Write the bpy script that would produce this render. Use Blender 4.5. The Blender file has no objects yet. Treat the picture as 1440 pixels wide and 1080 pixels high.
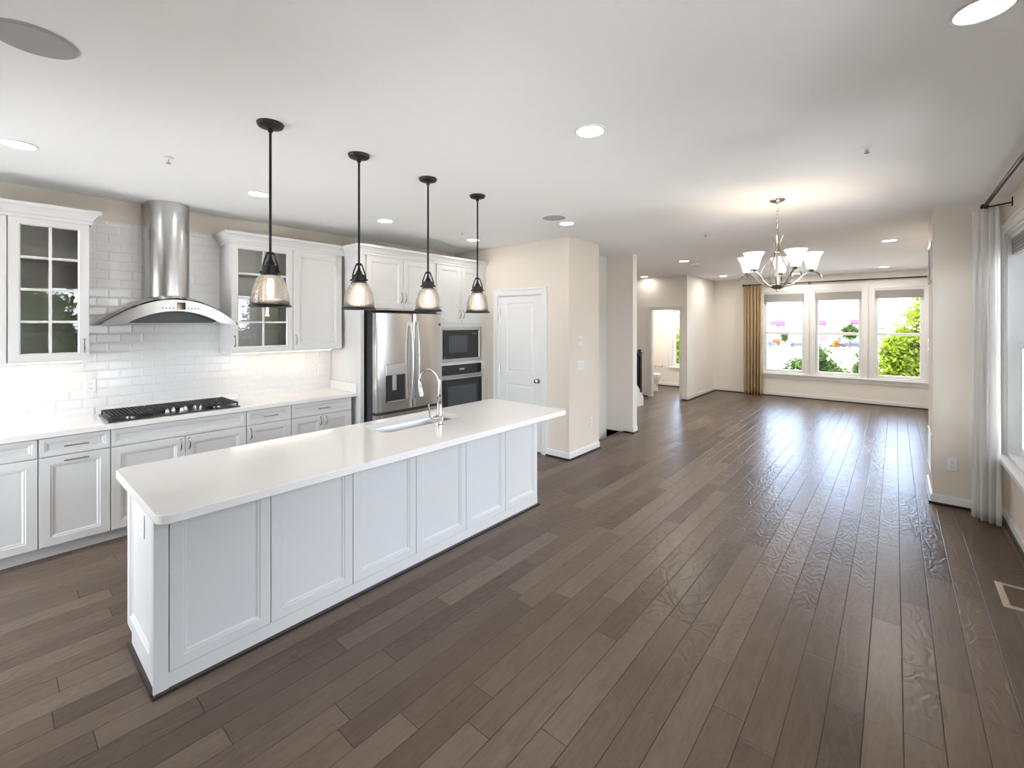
import bpy, bmesh, math, random
from mathutils import Vector, Matrix
random.seed(7)
sc = bpy.context.scene
COL = sc.collection
PI = math.pi

# ------------------------------------------------------------------ camera, world, exposure
cam_d = bpy.data.cameras.new('camera'); cam = bpy.data.objects.new('camera', cam_d); COL.objects.link(cam)
cam_d.sensor_width = 36.0; cam_d.lens = 632.0 / 1440.0 * 36.0
cam_d.shift_y = -85.0 / 1440.0
cam_d.clip_start = 0.02; cam_d.clip_end = 600
cam.location = (0, 0, 1.676); cam.rotation_euler = (math.radians(90), 0, math.atan(539.0 / 632.0))
sc.camera = cam
sc.view_settings.view_transform = 'Standard'; sc.view_settings.look = 'None'
sc.view_settings.gamma = 1.0; sc.view_settings.exposure = 1.12; sc.view_settings.use_curve_mapping = False

world = bpy.data.worlds.new('sky'); sc.world = world; world.use_nodes = True
wn = world.node_tree.nodes; wl = world.node_tree.links; wn.clear()
SKY = 7.2
bgn = wn.new('ShaderNodeBackground'); wo = wn.new('ShaderNodeOutputWorld')
tcn = wn.new('ShaderNodeTexCoord'); sp = wn.new('ShaderNodeSeparateXYZ'); rp = wn.new('ShaderNodeValToRGB')
rp.color_ramp.elements[0].position = 0.0; rp.color_ramp.elements[0].color = (0.86, 0.92, 1, 1)
rp.color_ramp.elements[1].position = 0.7; rp.color_ramp.elements[1].color = (0.76, 0.86, 1, 1)
wl.new(tcn.outputs['Generated'], sp.inputs[0]); wl.new(sp.outputs['Z'], rp.inputs[0])
rn = wn.new('ShaderNodeMapRange'); wl.new(sp.outputs['Y'], rn.inputs[0]); rn.inputs[1].default_value = .2; rn.inputs[2].default_value = .9   # bluer away from the sun
tm = wn.new('ShaderNodeMix'); tm.data_type = 'RGBA'; tm.blend_type = 'MULTIPLY'; tm.inputs[7].default_value = (.66, .80, 1, 1)
wl.new(rn.outputs[0], tm.inputs[0]); wl.new(rp.outputs[0], tm.inputs[6]); wl.new(tm.outputs[2], bgn.inputs[0]); bgn.inputs[1].default_value = SKY; wl.new(bgn.outputs[0], wo.inputs[0])

sun_d = bpy.data.lights.new('sun', 'SUN'); sun_d.energy = 27.0; sun_d.color = (1, .96, .90); sun_d.angle = math.radians(1.0)
sun = bpy.data.objects.new('sun', sun_d); COL.objects.link(sun); sun.rotation_euler = (math.radians(-8), math.radians(-24), 0)   # high sun, slightly from the left wall's side
def portal(loc, rot, sx, sy):
    l = bpy.data.lights.new('window_portal', 'AREA'); l.shape = 'RECTANGLE'; l.size = sx; l.size_y = sy
    l.cycles.is_portal = True
    o = bpy.data.objects.new('window_portal', l); COL.objects.link(o); o.location = loc; o.rotation_euler = rot
R90 = PI / 2
for xc in (-1.96, -0.94, 0.05): portal((xc, 12.0, 1.48), (-R90, 0, 0), 0.85, 1.85)      # far windows, facing -Y
portal((-4.27, 12.0, 1.3), (-R90, 0, 0), 0.6, 1.6)
for yc in (5.18, 4.23, 3.28, 1.6, 0.65): portal((0.84, yc, 1.5), (0, R90, 0), 1.85, 0.9)           # right windows, facing -X
portal((-3.87, -1.83, 1.1), (R90, 0, 0), 1.75, 2.2)                               # rear sliding door, facing +Y

# ------------------------------------------------------------------ constants
H = 2.74
XL = -5.10; XR = 0.72; YB = 11.90; YF = -1.75

# ------------------------------------------------------------------ mesh helpers
class MB:
    def __init__(s): s.bm = bmesh.new()
    def face(s, vs):
        try: return s.bm.faces.new(vs)
        except ValueError: return None
    def v(s, *p): return s.bm.verts.new(p if len(p) == 3 else p[0])
    def box(s, x0, x1, y0, y1, z0, z1):
        P = [s.v(x, y, z) for z in (z0, z1) for y in (y0, y1) for x in (x0, x1)]
        for f in ((0, 2, 3, 1), (4, 5, 7, 6), (0, 1, 5, 4), (2, 6, 7, 3), (0, 4, 6, 2), (1, 3, 7, 5)):
            s.face([P[i] for i in f])
        return s
    def loft(s, loops, cap0=True, cap1=True, closed=True):
        L = [[s.v(*p) for p in lp] for lp in loops]
        n = len(L[0])
        for a, b in zip(L[:-1], L[1:]):
            for i in range(n if closed else n - 1):
                j = (i + 1) % n
                s.face([a[i], a[j], b[j], b[i]])
        if cap0: s.face(list(reversed(L[0])))
        if cap1: s.face(L[-1])
        return s
    def rings(s, O, u, v, n, w, h, prof, cap=True, back=True):
        # nested rectangles: prof is a list of (inset, height along n)
        O, u, v, n = Vector(O), Vector(u), Vector(v), Vector(n)
        loops = []
        for ins, t in prof:
            loops.append([tuple(O + u * a + v * b + n * t) for a, b in
                          ((ins, ins), (w - ins, ins), (w - ins, h - ins), (ins, h - ins))])
        return s.loft(loops, back, cap)
    def ringframe(s, O, u, v, n, w, h, fr, t):
        O, u, v, n = Vector(O), Vector(u), Vector(v), Vector(n)
        pr = [(0, 0), (0, t), (fr - .008, t), (fr, t - .008), (fr, 0)]
        loops = [[tuple(O + u * a + v * b + n * tt) for a, b in ((i, i), (w - i, i), (w - i, h - i), (i, h - i))] for i, tt in pr]
        loops.append(loops[0])
        return s.loft(loops, False, False)
    def lathe(s, c, prof, seg=24, axis='Z', cap0=True, cap1=True):
        c = Vector(c); loops = []
        for r, t in prof:
            lp = []
            for i in range(seg):
                a = 2 * PI * i / seg
                if axis == 'Z': p = (r * math.cos(a), r * math.sin(a), t)
                elif axis == 'X': p = (t, r * math.cos(a), r * math.sin(a))
                else: p = (r * math.sin(a), t, r * math.cos(a))
                lp.append(tuple(c + Vector(p)))
            loops.append(lp)
        return s.loft(loops, cap0, cap1)
    def tube(s, pts, r, seg=10, flat=None):
        pts = [Vector(p) for p in pts]; n = len(pts); loops = []
        rr = r if isinstance(r, (list, tuple)) else [r] * n
        d0 = (pts[1] - pts[0]).normalized()
        up = Vector((0, 0, 1)) if abs(d0.z) < .9 else Vector((1, 0, 0))
        a = d0.cross(up).normalized()
        for i in range(n):
            if i == 0: d = pts[1] - pts[0]
            elif i == n - 1: d = pts[-1] - pts[-2]
            else: d = pts[i + 1] - pts[i - 1]
            d.normalize()
            a = (a - d * a.dot(d)).normalized(); b = d.cross(a)
            loops.append([tuple(pts[i] + (a * math.cos(2 * PI * k / seg) + b * math.sin(2 * PI * k / seg)) * rr[i]) for k in range(seg)])
        return s.loft(loops)
    def prism(s, poly, ax, t0, t1):
        # poly 2D, extruded along axis; ax 'X': (y,z), 'Y': (x,z), 'Z': (x,y)
        def m(p, t): return (t, p[0], p[1]) if ax == 'X' else ((p[0], t, p[1]) if ax == 'Y' else (p[0], p[1], t))
        return s.loft([[m(p, t0) for p in poly], [m(p, t1) for p in poly]])

wloc = {}
def build(name, mb, mat, parent=None, smooth=False, bevel=0.0, loc=None, solid=0.0):
    bm = mb.bm
    bmesh.ops.recalc_face_normals(bm, faces=bm.faces)
    off = wloc.get(parent.name, Vector((0, 0, 0))) if parent else Vector(loc or (0, 0, 0))
    if parent is None and loc is None:
        xs = [v.co for v in bm.verts]
        off = Vector(((min(c.x for c in xs) + max(c.x for c in xs)) / 2, (min(c.y for c in xs) + max(c.y for c in xs)) / 2, min(c.z for c in xs)))
    for v in bm.verts: v.co -= off
    me = bpy.data.meshes.new(name); bm.to_mesh(me); bm.free()
    me.materials.append(mat)
    o = bpy.data.objects.new(name, me); COL.objects.link(o)
    if parent: o.parent = parent; wloc[o.name] = off
    else: o.location = off; wloc[o.name] = off
    if smooth:
        for p in me.polygons: p.use_smooth = True
        if smooth != 'all':
            me.set_sharp_from_angle(angle=math.radians(38))
    if solid:
        m = o.modifiers.new('s', 'SOLIDIFY'); m.thickness = solid; m.offset = 0
    if bevel:
        m = o.modifiers.new('b', 'BEVEL'); m.width = bevel; m.segments = 2; m.limit_method = 'ANGLE'; m.angle_limit = math.radians(50)
        m.harden_normals = False
    return o
def tag(o, label, cat, group=None):
    o['label'] = label; o['category'] = cat
    if group: o['group'] = group
    return o
def thing(name, label, cat, loc, group=None):
    o = bpy.data.objects.new(name, None); COL.objects.link(o); o.location = loc; o.empty_display_size = .1
    wloc[o.name] = Vector(loc)
    return tag(o, label, cat, group)
def struct(name, mb, mat, **k):
    o = build(name, mb, mat, **k)
    if o.parent is None: o['kind'] = 'structure'
    return o
def copy_tree(o, parent=None):
    c = o.copy(); COL.objects.link(c)
    if parent: c.parent = parent
    for ch in list(o.children): copy_tree(ch, c)
    return c

# ------------------------------------------------------------------ materials
def mat(name, col, rough=.5, metal=0.0, spec=.5, bump=0.0, bscale=200, coat=0.0, var=0.0, emis=None, estr=0.0, aniso=0.0):
    m = bpy.data.materials.new(name); m.use_nodes = True; nt = m.node_tree; b = nt.nodes['Principled BSDF']
    b.inputs['Base Color'].default_value = (*col, 1); b.inputs['Roughness'].default_value = rough
    b.inputs['Metallic'].default_value = metal; b.inputs['Specular IOR Level'].default_value = spec
    b.inputs['Coat Weight'].default_value = coat; b.inputs['Coat Roughness'].default_value = .05
    if emis: b.inputs['Emission Color'].default_value = (*emis, 1); b.inputs['Emission Strength'].default_value = estr
    tc = nt.nodes.new('ShaderNodeTexCoord')
    nz = nt.nodes.new('ShaderNodeTexNoise'); nz.inputs['Scale'].default_value = bscale; nz.inputs['Detail'].default_value = 3
    nt.links.new(tc.outputs['Object'], nz.inputs['Vector'])
    if var:
        mx = nt.nodes.new('ShaderNodeMix'); mx.data_type = 'RGBA'
        mx.inputs[6].default_value = (*[c * (1 - var) for c in col], 1); mx.inputs[7].default_value = (*[min(1, c * (1 + var)) for c in col], 1)
        nt.links.new(nz.outputs['Fac'], mx.inputs[0]); nt.links.new(mx.outputs[2], b.inputs['Base Color'])
    if bump:
        bp = nt.nodes.new('ShaderNodeBump'); bp.inputs['Strength'].default_value = bump; bp.inputs['Distance'].default_value = .002
        nt.links.new(nz.outputs['Fac'], bp.inputs['Height']); nt.links.new(bp.outputs[0], b.inputs['Normal'])
    return m
class NG:
    def __init__(s, nt): s.nt = nt
    def val(s, x, inp):
        if isinstance(x, (int, float)): inp.default_value = x
        else: s.nt.links.new(x, inp)
    def m(s, op, a, b=0.0, c=None):
        n = s.nt.nodes.new('ShaderNodeMath'); n.operation = op
        s.val(a, n.inputs[0]); s.val(b, n.inputs[1])
        if c is not None: s.val(c, n.inputs[2])
        return n.outputs[0]
    def comb(s, x, y, z=0.0):
        n = s.nt.nodes.new('ShaderNodeCombineXYZ'); s.val(x, n.inputs[0]); s.val(y, n.inputs[1]); s.val(z, n.inputs[2]); return n.outputs[0]
    def white(s, v):
        n = s.nt.nodes.new('ShaderNodeTexWhiteNoise'); n.noise_dimensions = '3D'; s.nt.links.new(v, n.inputs['Vector']); return n.outputs['Value']
    def noise(s, v, sc_=5, det=3, dist=0.0, rough=.5):
        n = s.nt.nodes.new('ShaderNodeTexNoise'); n.inputs['Scale'].default_value = sc_; n.inputs['Detail'].default_value = det
        n.inputs['Distortion'].default_value = dist; n.inputs['Roughness'].default_value = rough
        s.nt.links.new(v, n.inputs['Vector']); return n.outputs['Fac']
    def ramp(s, f, stops):
        n = s.nt.nodes.new('ShaderNodeValToRGB'); e = n.color_ramp.elements
        while len(e) < len(stops): e.new(.5)
        for el, (p, c) in zip(e, stops): el.position = p; el.color = (*c, 1)
        s.nt.links.new(f, n.inputs[0]); return n.outputs[0]
    def smooth(s, x, a, b):
        n = s.nt.nodes.new('ShaderNodeMapRange'); n.interpolation_type = 'SMOOTHSTEP'
        s.val(x, n.inputs[0]); n.inputs[1].default_value = a; n.inputs[2].default_value = b; return n.outputs[0]

def floor_material():
    m = bpy.data.materials.new('dark_oak_planks'); m.use_nodes = True; nt = m.node_tree; b = nt.nodes['Principled BSDF']; g = NG(nt)
    geo = nt.nodes.new('ShaderNodeNewGeometry'); sx = nt.nodes.new('ShaderNodeSeparateXYZ'); nt.links.new(geo.outputs['Position'], sx.inputs[0])
    W = .127; L = 1.15
    xs = g.m('DIVIDE', g.m('ADD', sx.outputs[0], 20.04), W); row = g.m('FLOOR', xs); fx = g.m('FRACT', xs)
    off = g.m('MULTIPLY', g.white(g.comb(row, 3.3)), 7.0)
    ys = g.m('ADD', g.m('DIVIDE', g.m('ADD', sx.outputs[1], 30.0), L), off); colm = g.m('FLOOR', ys); fy = g.m('FRACT', ys)
    pid = g.white(g.comb(row, colm, 1.7)); pid2 = g.white(g.comb(row, colm, 8.1))
    ex = g.m('MULTIPLY', g.m('MINIMUM', fx, g.m('SUBTRACT', 1.0, fx)), W)
    ey = g.m('MULTIPLY', g.m('MINIMUM', fy, g.m('SUBTRACT', 1.0, fy)), L)
    ed = g.m('MINIMUM', ex, ey)
    gv = g.comb(g.m('ADD', g.m('MULTIPLY', sx.outputs[0], 9.0), g.m('MULTIPLY', pid, 50.0)), g.m('ADD', g.m('MULTIPLY', sx.outputs[1], 1.3), g.m('MULTIPLY', pid2, 70.0)))
    grain = g.noise(gv, 3.0, 6, 1.2, .62)
    fine = g.noise(gv, 16.0, 4, .5, .6)
    t = g.m('ADD', g.m('MULTIPLY', pid, .42), g.m('ADD', g.m('MULTIPLY', grain, .50), g.m('MULTIPLY', fine, .16)))
    c = g.ramp(t, [(.15, (.078, .056, .041)), (.5, (.130, .096, .072)), (.9, (.20, .153, .117))])
    mx = nt.nodes.new('ShaderNodeMix'); mx.data_type = 'RGBA'; mx.inputs[6].default_value = (.028, .020, .016, 1)
    nt.links.new(g.smooth(ed, 0.0006, .0022), mx.inputs[0]); nt.links.new(c, mx.inputs[7]); nt.links.new(mx.outputs[2], b.inputs['Base Color'])
    # hand-scraped relief: rippling figure on some planks, long grain on others, eased edges
    rv = g.comb(g.m('ADD', g.m('MULTIPLY', sx.outputs[0], 12.0), g.m('MULTIPLY', pid2, 90.0)), g.m('ADD', g.m('MULTIPLY', sx.outputs[1], 6.0), g.m('MULTIPLY', pid, 60.0)))
    rip = g.m('SINE', g.m('MULTIPLY', g.noise(rv, 1.0, 1, .4, .4), 34.0))
    rip = g.m('MULTIPLY', rip, g.m('ADD', .25, g.m('MULTIPLY', g.smooth(pid2, .15, .8), .75)))
    low = g.noise(g.comb(g.m('MULTIPLY', sx.outputs[0], 6.0), g.m('MULTIPLY', sx.outputs[1], 1.6), pid), 1.0, 1)
    h = g.m('ADD', g.m('ADD', g.m('MULTIPLY', g.smooth(ed, 0.0, .004), .5), g.m('MULTIPLY', rip, .19)), g.m('ADD', g.m('MULTIPLY', grain, .25), g.m('MULTIPLY', low, .5)))
    bp = nt.nodes.new('ShaderNodeBump'); bp.inputs['Strength'].default_value = .85; bp.inputs['Distance'].default_value = .003
    nt.links.new(h, bp.inputs['Height']); nt.links.new(bp.outputs[0], b.inputs['Normal'])
    rr = g.m('ADD', .24, g.m('MULTIPLY', grain, .12)); nt.links.new(rr, b.inputs['Roughness'])
    b.inputs['Specular IOR Level'].default_value = .14
    return m
def tile_material():
    m = bpy.data.materials.new('bevelled_white_tile'); m.use_nodes = True; nt = m.node_tree; b = nt.nodes['Principled BSDF']; g = NG(nt)
    geo = nt.nodes.new('ShaderNodeNewGeometry'); sx = nt.nodes.new('ShaderNodeSeparateXYZ'); nt.links.new(geo.outputs['Position'], sx.inputs[0])
    W = .1535; T = .0768
    zs = g.m('DIVIDE', g.m('SUBTRACT', sx.outputs[2], .898), T); row = g.m('FLOOR', zs); fz = g.m('FRACT', zs)
    ys = g.m('ADD', g.m('DIVIDE', g.m('ADD', sx.outputs[1], 9.99), W), g.m('MULTIPLY', g.m('FRACT', g.m('MULTIPLY', row, .5)), 1.0)); fy = g.m('FRACT', ys)
    ex = g.m('MULTIPLY', g.m('MINIMUM', fy, g.m('SUBTRACT', 1.0, fy)), W)
    ez = g.m('MULTIPLY', g.m('MINIMUM', fz, g.m('SUBTRACT', 1.0, fz)), T)
    ed = g.m('MINIMUM', ex, ez)
    mx = nt.nodes.new('ShaderNodeMix'); mx.data_type = 'RGBA'; mx.inputs[6].default_value = (.76, .76, .75, 1); mx.inputs[7].default_value = (.79, .785, .775, 1)
    nt.links.new(g.smooth(ed, .0005, .0018), mx.inputs[0]); nt.links.new(mx.outputs[2], b.inputs['Base Color'])
    n = nt.nodes.new('ShaderNodeMapRange'); nt.links.new(ed, n.inputs[0]); n.inputs[1].default_value = .001; n.inputs[2].default_value = .011
    bp = nt.nodes.new('ShaderNodeBump'); bp.inputs['Strength'].default_value = .6; bp.inputs['Distance'].default_value = .004
    nt.links.new(n.outputs[0], bp.inputs['Height']); nt.links.new(bp.outputs[0], b.inputs['Normal'])
    b.inputs['Roughness'].default_value = .12
    return m
def thin_glass(name, tint=(1, 1, 1), ior=1.45, haze=0.0, hazecol=(1, 1, 1), bump=0.0, bs=60, grough=.01):
    m = bpy.data.materials.new(name); m.use_nodes = True; nt = m.node_tree; nt.nodes.clear(); g = NG(nt)
    out = nt.nodes.new('ShaderNodeOutputMaterial'); tr = nt.nodes.new('ShaderNodeBsdfTransparent'); gl = nt.nodes.new('ShaderNodeBsdfGlossy')
    fr = nt.nodes.new('ShaderNodeFresnel'); mx = nt.nodes.new('ShaderNodeMixShader')
    tr.inputs[0].default_value = (*tint, 1); gl.inputs['Roughness'].default_value = grough; fr.inputs[0].default_value = ior
    nt.links.new(fr.outputs[0], mx.inputs[0]); nt.links.new(tr.outputs[0], mx.inputs[1]); nt.links.new(gl.outputs[0], mx.inputs[2])
    last = mx.outputs[0]
    tc = nt.nodes.new('ShaderNodeTexCoord')
    if haze:
        df = nt.nodes.new('ShaderNodeBsdfTranslucent'); df.inputs[0].default_value = (*hazecol, 1)
        nz = g.noise(tc.outputs['Object'], bs, 2); m2 = nt.nodes.new('ShaderNodeMixShader')
        nt.links.new(g.m('MULTIPLY', g.smooth(nz, .35, .7), haze), m2.inputs[0]); nt.links.new(last, m2.inputs[1]); nt.links.new(df.outputs[0], m2.inputs[2]); last = m2.outputs[0]
    if bump:
        bp = nt.nodes.new('ShaderNodeBump'); bp.inputs['Strength'].default_value = bump; bp.inputs['Distance'].default_value = .004
        nt.links.new(g.noise(tc.outputs['Object'], bs, 2), bp.inputs['Height']); nt.links.new(bp.outputs[0], gl.inputs['Normal']); nt.links.new(bp.outputs[0], fr.inputs['Normal'])
    nt.links.new(last, out.inputs[0]); return m
def steel_material(name, col=(.56, .56, .555), rough=.24, stretch='Z', wob=0.0):
    m = bpy.data.materials.new(name); m.use_nodes = True; nt = m.node_tree; b = nt.nodes['Principled BSDF']; g = NG(nt)
    b.inputs['Base Color'].default_value = (*col, 1); b.inputs['Metallic'].default_value = 1.0
    tc = nt.nodes.new('ShaderNodeTexCoord'); mp = nt.nodes.new('ShaderNodeMapping'); nt.links.new(tc.outputs['Object'], mp.inputs[0])
    mp.inputs['Scale'].default_value = {'Z': (300, 300, 3), 'Y': (300, 3, 300), 'X': (3, 300, 300)}[stretch]
    nz = g.noise(mp.outputs[0], 1.0, 2)
    nt.links.new(g.m('ADD', rough - .05, g.m('MULTIPLY', nz, .10)), b.inputs['Roughness'])
    h = g.m('MULTIPLY', nz, .02)
    if wob: h = g.m('ADD', h, g.m('MULTIPLY', g.noise(tc.outputs['Object'], 3.2, 1), wob))
    bp = nt.nodes.new('ShaderNodeBump'); bp.inputs['Strength'].default_value = .5; bp.inputs['Distance'].default_value = .01
    nt.links.new(h, bp.inputs['Height']); nt.links.new(bp.outputs[0], b.inputs['Normal'])
    return m
def fabric_translucent(name, col, tr=.5):
    m = bpy.data.materials.new(name); m.use_nodes = True; nt = m.node_tree; nt.nodes.clear(); g = NG(nt)
    out = nt.nodes.new('ShaderNodeOutputMaterial'); d = nt.nodes.new('ShaderNodeBsdfDiffuse'); t = nt.nodes.new('ShaderNodeBsdfTranslucent'); mx = nt.nodes.new('ShaderNodeMixShader')
    d.inputs[0].default_value = (*col, 1); t.inputs[0].default_value = (*col, 1); mx.inputs[0].default_value = tr
    tc = nt.nodes.new('ShaderNodeTexCoord'); bp = nt.nodes.new('ShaderNodeBump'); bp.inputs['Strength'].default_value = .15; bp.inputs['Distance'].default_value = .002
    nt.links.new(g.noise(tc.outputs['Object'], 260, 2), bp.inputs['Height']); nt.links.new(bp.outputs[0], d.inputs['Normal'])
    nt.links.new(d.outputs[0], mx.inputs[1]); nt.links.new(t.outputs[0], mx.inputs[2]); nt.links.new(mx.outputs[0], out.inputs[0]); return m
def leaf_material(name, c1, c2, c3):
    m = bpy.data.materials.new(name); m.use_nodes = True; nt = m.node_tree; nt.nodes.clear(); g = NG(nt)
    out = nt.nodes.new('ShaderNodeOutputMaterial'); d = nt.nodes.new('ShaderNodeBsdfDiffuse'); t = nt.nodes.new('ShaderNodeBsdfTranslucent'); mx = nt.nodes.new('ShaderNodeMixShader'); mx.inputs[0].default_value = .35
    tc = nt.nodes.new('ShaderNodeTexCoord'); c = g.ramp(g.noise(tc.outputs['Object'], 5.0, 6, 0, .8), [(.35, c1), (.5, c2), (.68, c3)])
    nt.links.new(c, d.inputs[0]); nt.links.new(c, t.inputs[0]); nt.links.new(d.outputs[0], mx.inputs[1]); nt.links.new(t.outputs[0], mx.inputs[2]); nt.links.new(mx.outputs[0], out.inputs[0]); return m

M = {}
M['floor'] = floor_material()
M['tile'] = tile_material()
M['wall'] = mat('beige_wall_paint', (.74, .675, .59), .75, spec=.25, bump=.12, bscale=160)
M['wallw'] = mat('warm_white_wall_paint', (.85, .815, .76), .75, spec=.25, bump=.12, bscale=160)
M['ceil'] = mat('ceiling_paint', (.90, .893, .875), .9, spec=.15, bump=.2, bscale=220)
M['trim'] = mat('white_trim_paint', (.80, .80, .79), .35)
M['cab'] = mat('pale_grey_cabinet_paint', (.64, .635, .62), .38, bump=.02)
M['cabin'] = mat('cabinet_interior', (.80, .80, .77), .55)
M['quartz'] = mat('white_quartz', (.80, .785, .76), .09, spec=.55, var=.02, bscale=40)
M['steel'] = steel_material('brushed_steel')
M['steelf'] = steel_material('fridge_steel', (.60, .595, .585), .2, 'Y', wob=.35)
M['steelt'] = steel_material('trim_steel', (.52, .51, .50), .34, 'Y')
M['chrome'] = mat('polished_chrome', (.50, .495, .49), .14, 1.0)
M['nickel'] = mat('brushed_nickel', (.60, .56, .52), .2, 1.0)
M['pull'] = mat('satin_pull_metal', (.45, .44, .43), .25, 1.0)
M['black'] = mat('black_metal', (.012, .011, .011), .42, .3)
M['blackg'] = mat('black_glass', (.012, .012, .013), .08, spec=.5)
M['cookbase'] = mat('cooktop_enamel', (.03, .03, .03), .28)
M['dkgrey'] = mat('dark_grey_plastic', (.045, .046, .05), .35)
M['ovenwin'] = mat('oven_window_glass', (.055, .057, .06), .1)
M['castiron'] = mat('cast_iron', (.018, .018, .018), .55, bump=.3, bscale=300)
M['plate'] = mat('white_plastic', (.80, .80, .78), .35)
M['slot'] = mat('outlet_slot', (.08, .08, .08), .5)
M['glass'] = thin_glass('window_glass')
M['cabglass'] = thin_glass('cabinet_glass', (.95, .95, .94), 1.6)
M['hoodglass'] = thin_glass('hood_glass', (.66, .67, .68), 1.5)
M['seed'] = thin_glass('seeded_glass', (.97, .95, .93), 1.42, haze=.055, hazecol=(.95, .93, .92), bump=.5, bs=150, grough=.06)
M['lamp'] = mat('lamp_lens', (.9, .9, .88), .4, emis=(1, .95, .87), estr=9.0)
M['bulb'] = mat('glowing_bulb', (1, .9, .8), .4, emis=(1, .86, .68), estr=16.0)
M['shade'] = mat('frosted_glass_shade', (.9, .86, .8), .4, emis=(1, .86, .72), estr=.55)
M['curtain'] = fabric_translucent('beige_curtain_fabric', (.76, .64, .44), .5)
M['linen'] = fabric_translucent('white_linen_fabric', (.90, .89, .87), .55)
M['blind'] = mat('grey_shade_fabric', (.36, .35, .33), .8, bump=.2, bscale=150)
M['tanm'] = mat('tan_register_paint', (.42, .34, .25), .45)
M['brownm'] = mat('brown_register_louvre', (.13, .09, .06), .5)
M['speaker'] = mat('speaker_grille', (.40, .40, .40), .7, bump=.5, bscale=500)
M['shoe'] = mat('dark_shoe_moulding', (.030, .017, .013), .3)
M['darkwood'] = mat('black_stained_wood', (.012, .010, .010), .3)
M['porcelain'] = mat('white_porcelain', (.82, .82, .82), .1)
M['bark'] = mat('bark', (.035, .025, .018), .9, bump=.5, bscale=40)
M['leaf1'] = leaf_material('leaves_yellow_green', (.022, .045, .007), (.085, .12, .010), (.20, .225, .022))
M['leaf2'] = leaf_material('leaves_mid_green', (.012, .026, .009), (.030, .052, .014), (.07, .10, .025))
M['road'] = mat('pale_road', (.50, .50, .50), .9, var=.08, bscale=.2)
M['grass'] = mat('dry_grass', (.040, .036, .012), .95, var=.35, bscale=1.2)
M['facade'] = mat('white_facade', (.55, .55, .57), .8)
M['purple'] = mat('purple_panel', (.07, .025, .055), .7)
M['redp'] = mat('red_brick_panel', (.15, .085, .09), .7)
M['greyp'] = mat('grey_siding', (.055, .065, .075), .7)
M['farwin'] = mat('far_window_glass', (.05, .06, .075), .2)
M['bluecar'] = mat('blue_car_paint', (.010, .016, .035), .25)
M['darkcar'] = mat('dark_car_paint', (.012, .013, .018), .25)
M['whitecar'] = mat('silver_car_paint', (.07, .07, .075), .25)
M['tyre'] = mat('tyre_rubber', (.02, .02, .02), .8)
M['orange'] = leaf_material('orange_shrub', (.10, .05, .015), (.16, .08, .02), (.20, .12, .04))
M['mulch'] = mat('orange_mulch', (.050, .028, .012), .95, var=.3, bscale=3)

# ------------------------------------------------------------------ room shell
def wall_with_holes(mb, axis, a0, a1, t0, t1, z0, z1, holes):
    # axis 'X': wall runs along X with thickness t in Y;  holes (b0,b1,hz0,hz1)
    def bx(b0, b1, c0, c1):
        if b1 - b0 < 1e-4 or c1 - c0 < 1e-4: return
        if axis == 'X': mb.box(b0, b1, t0, t1, c0, c1)
        else: mb.box(t0, t1, b0, b1, c0, c1)
    cur = a0
    for (b0, b1, h0, h1) in sorted(holes):
        bx(cur, b0, z0, z1); bx(b0, b1, z0, h0); bx(b0, b1, h1, z1); cur = b1
    bx(cur, a1, z0, z1)
mb = MB()
for (x0, x1, y0, y1) in ((XL, -3.5, YF, 5.32), (-3.5, -3.2, YF, 5.32), (-3.2, XR, YF, YB), (XL, -3.2, 6.42, YB)): mb.box(x0, x1, y0, y1, -.15, 0)
struct('floor', mb, M['floor'])
mb = MB(); mb.box(XL - .15, XR + .15, YF - .15, YB + .15, H, H + .2); struct('ceiling', mb, M['ceil'])
mb = MB(); mb.box(XL - .15, XL, YF - .15, YB + .15, -.15, H); struct('wall_left', mb, M['wall'])
RW = [(4.755, 5.625, .56, 2.44), (3.80, 4.67, .56, 2.44), (2.845, 3.715, .56, 2.44), (1.15, 2.05, .56, 2.44), (.2, 1.1, .56, 2.44)]
mb = MB(); wall_with_holes(mb, 'Y', YF - .15, YB + .15, XR, XR + .17, -.15, H, RW); struct('wall_right', mb, M['wall'])
BW = [(-2.385, -1.53, .53, 2.41), (-1.37, -.515, .53, 2.41), (-.345, .45, .53, 2.41)]
BATHW = (-4.55, -3.97, .52, 2.08)
mb = MB(); wall_with_holes(mb, 'X', XL, XR, YB, YB + .17, -.15, H, BW + [BATHW]); struct('wall_back', mb, M['wallw'])
mb = MB(); wall_with_holes(mb, 'X', XL, XR, YF - .17, YF, -.15, H, [(-4.75, -3.0, .0, 2.2)]); struct('wall_front', mb, M['wall'])
# pantry box
PD = (-4.205, -3.45, 0, 2.065)
mb = MB(); wall_with_holes(mb, 'X', XL, -3.04, 4.64, 4.76, 0, H, [PD]); mb.box(-3.16, -3.04, 4.76, 5.37, 0, H); mb.box(XL, -3.16, 5.27, 5.37, 0, H)
struct('wall_pantry', mb, M['wall'])
mb = MB(); mb.box(-3.62, -3.5, 5.37, 6.42, -2.6, H); mb.box(-3.5, -3.05, 6.42, 6.56, -2.6, H); mb.box(-5.1, -3.5, 6.42, 6.56, -.0, H); mb.box(-3.5, -3.2, 5.32, 5.37, -2.6, 0); mb.box(-3.2, -3.12, 5.32, 6.42, -2.6, -.15); mb.box(-3.62, -3.12, 5.32, 6.56, -2.7, -2.6)  # shaft bottom and lower side are unseen, added to shut out stray daylight
struct('wall_stairwell', mb, M['wallw'])
BD = (-4.265, -3.60, 0, 2.0)
mb = MB(); wall_with_holes(mb, 'X', XL, -3.45, 9.92, 10.03, 0, H, [BD]); mb.box(-3.55, -3.45, 10.03, YB, 0, H)
struct('wall_powder_room', mb, M['wallw'])
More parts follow.
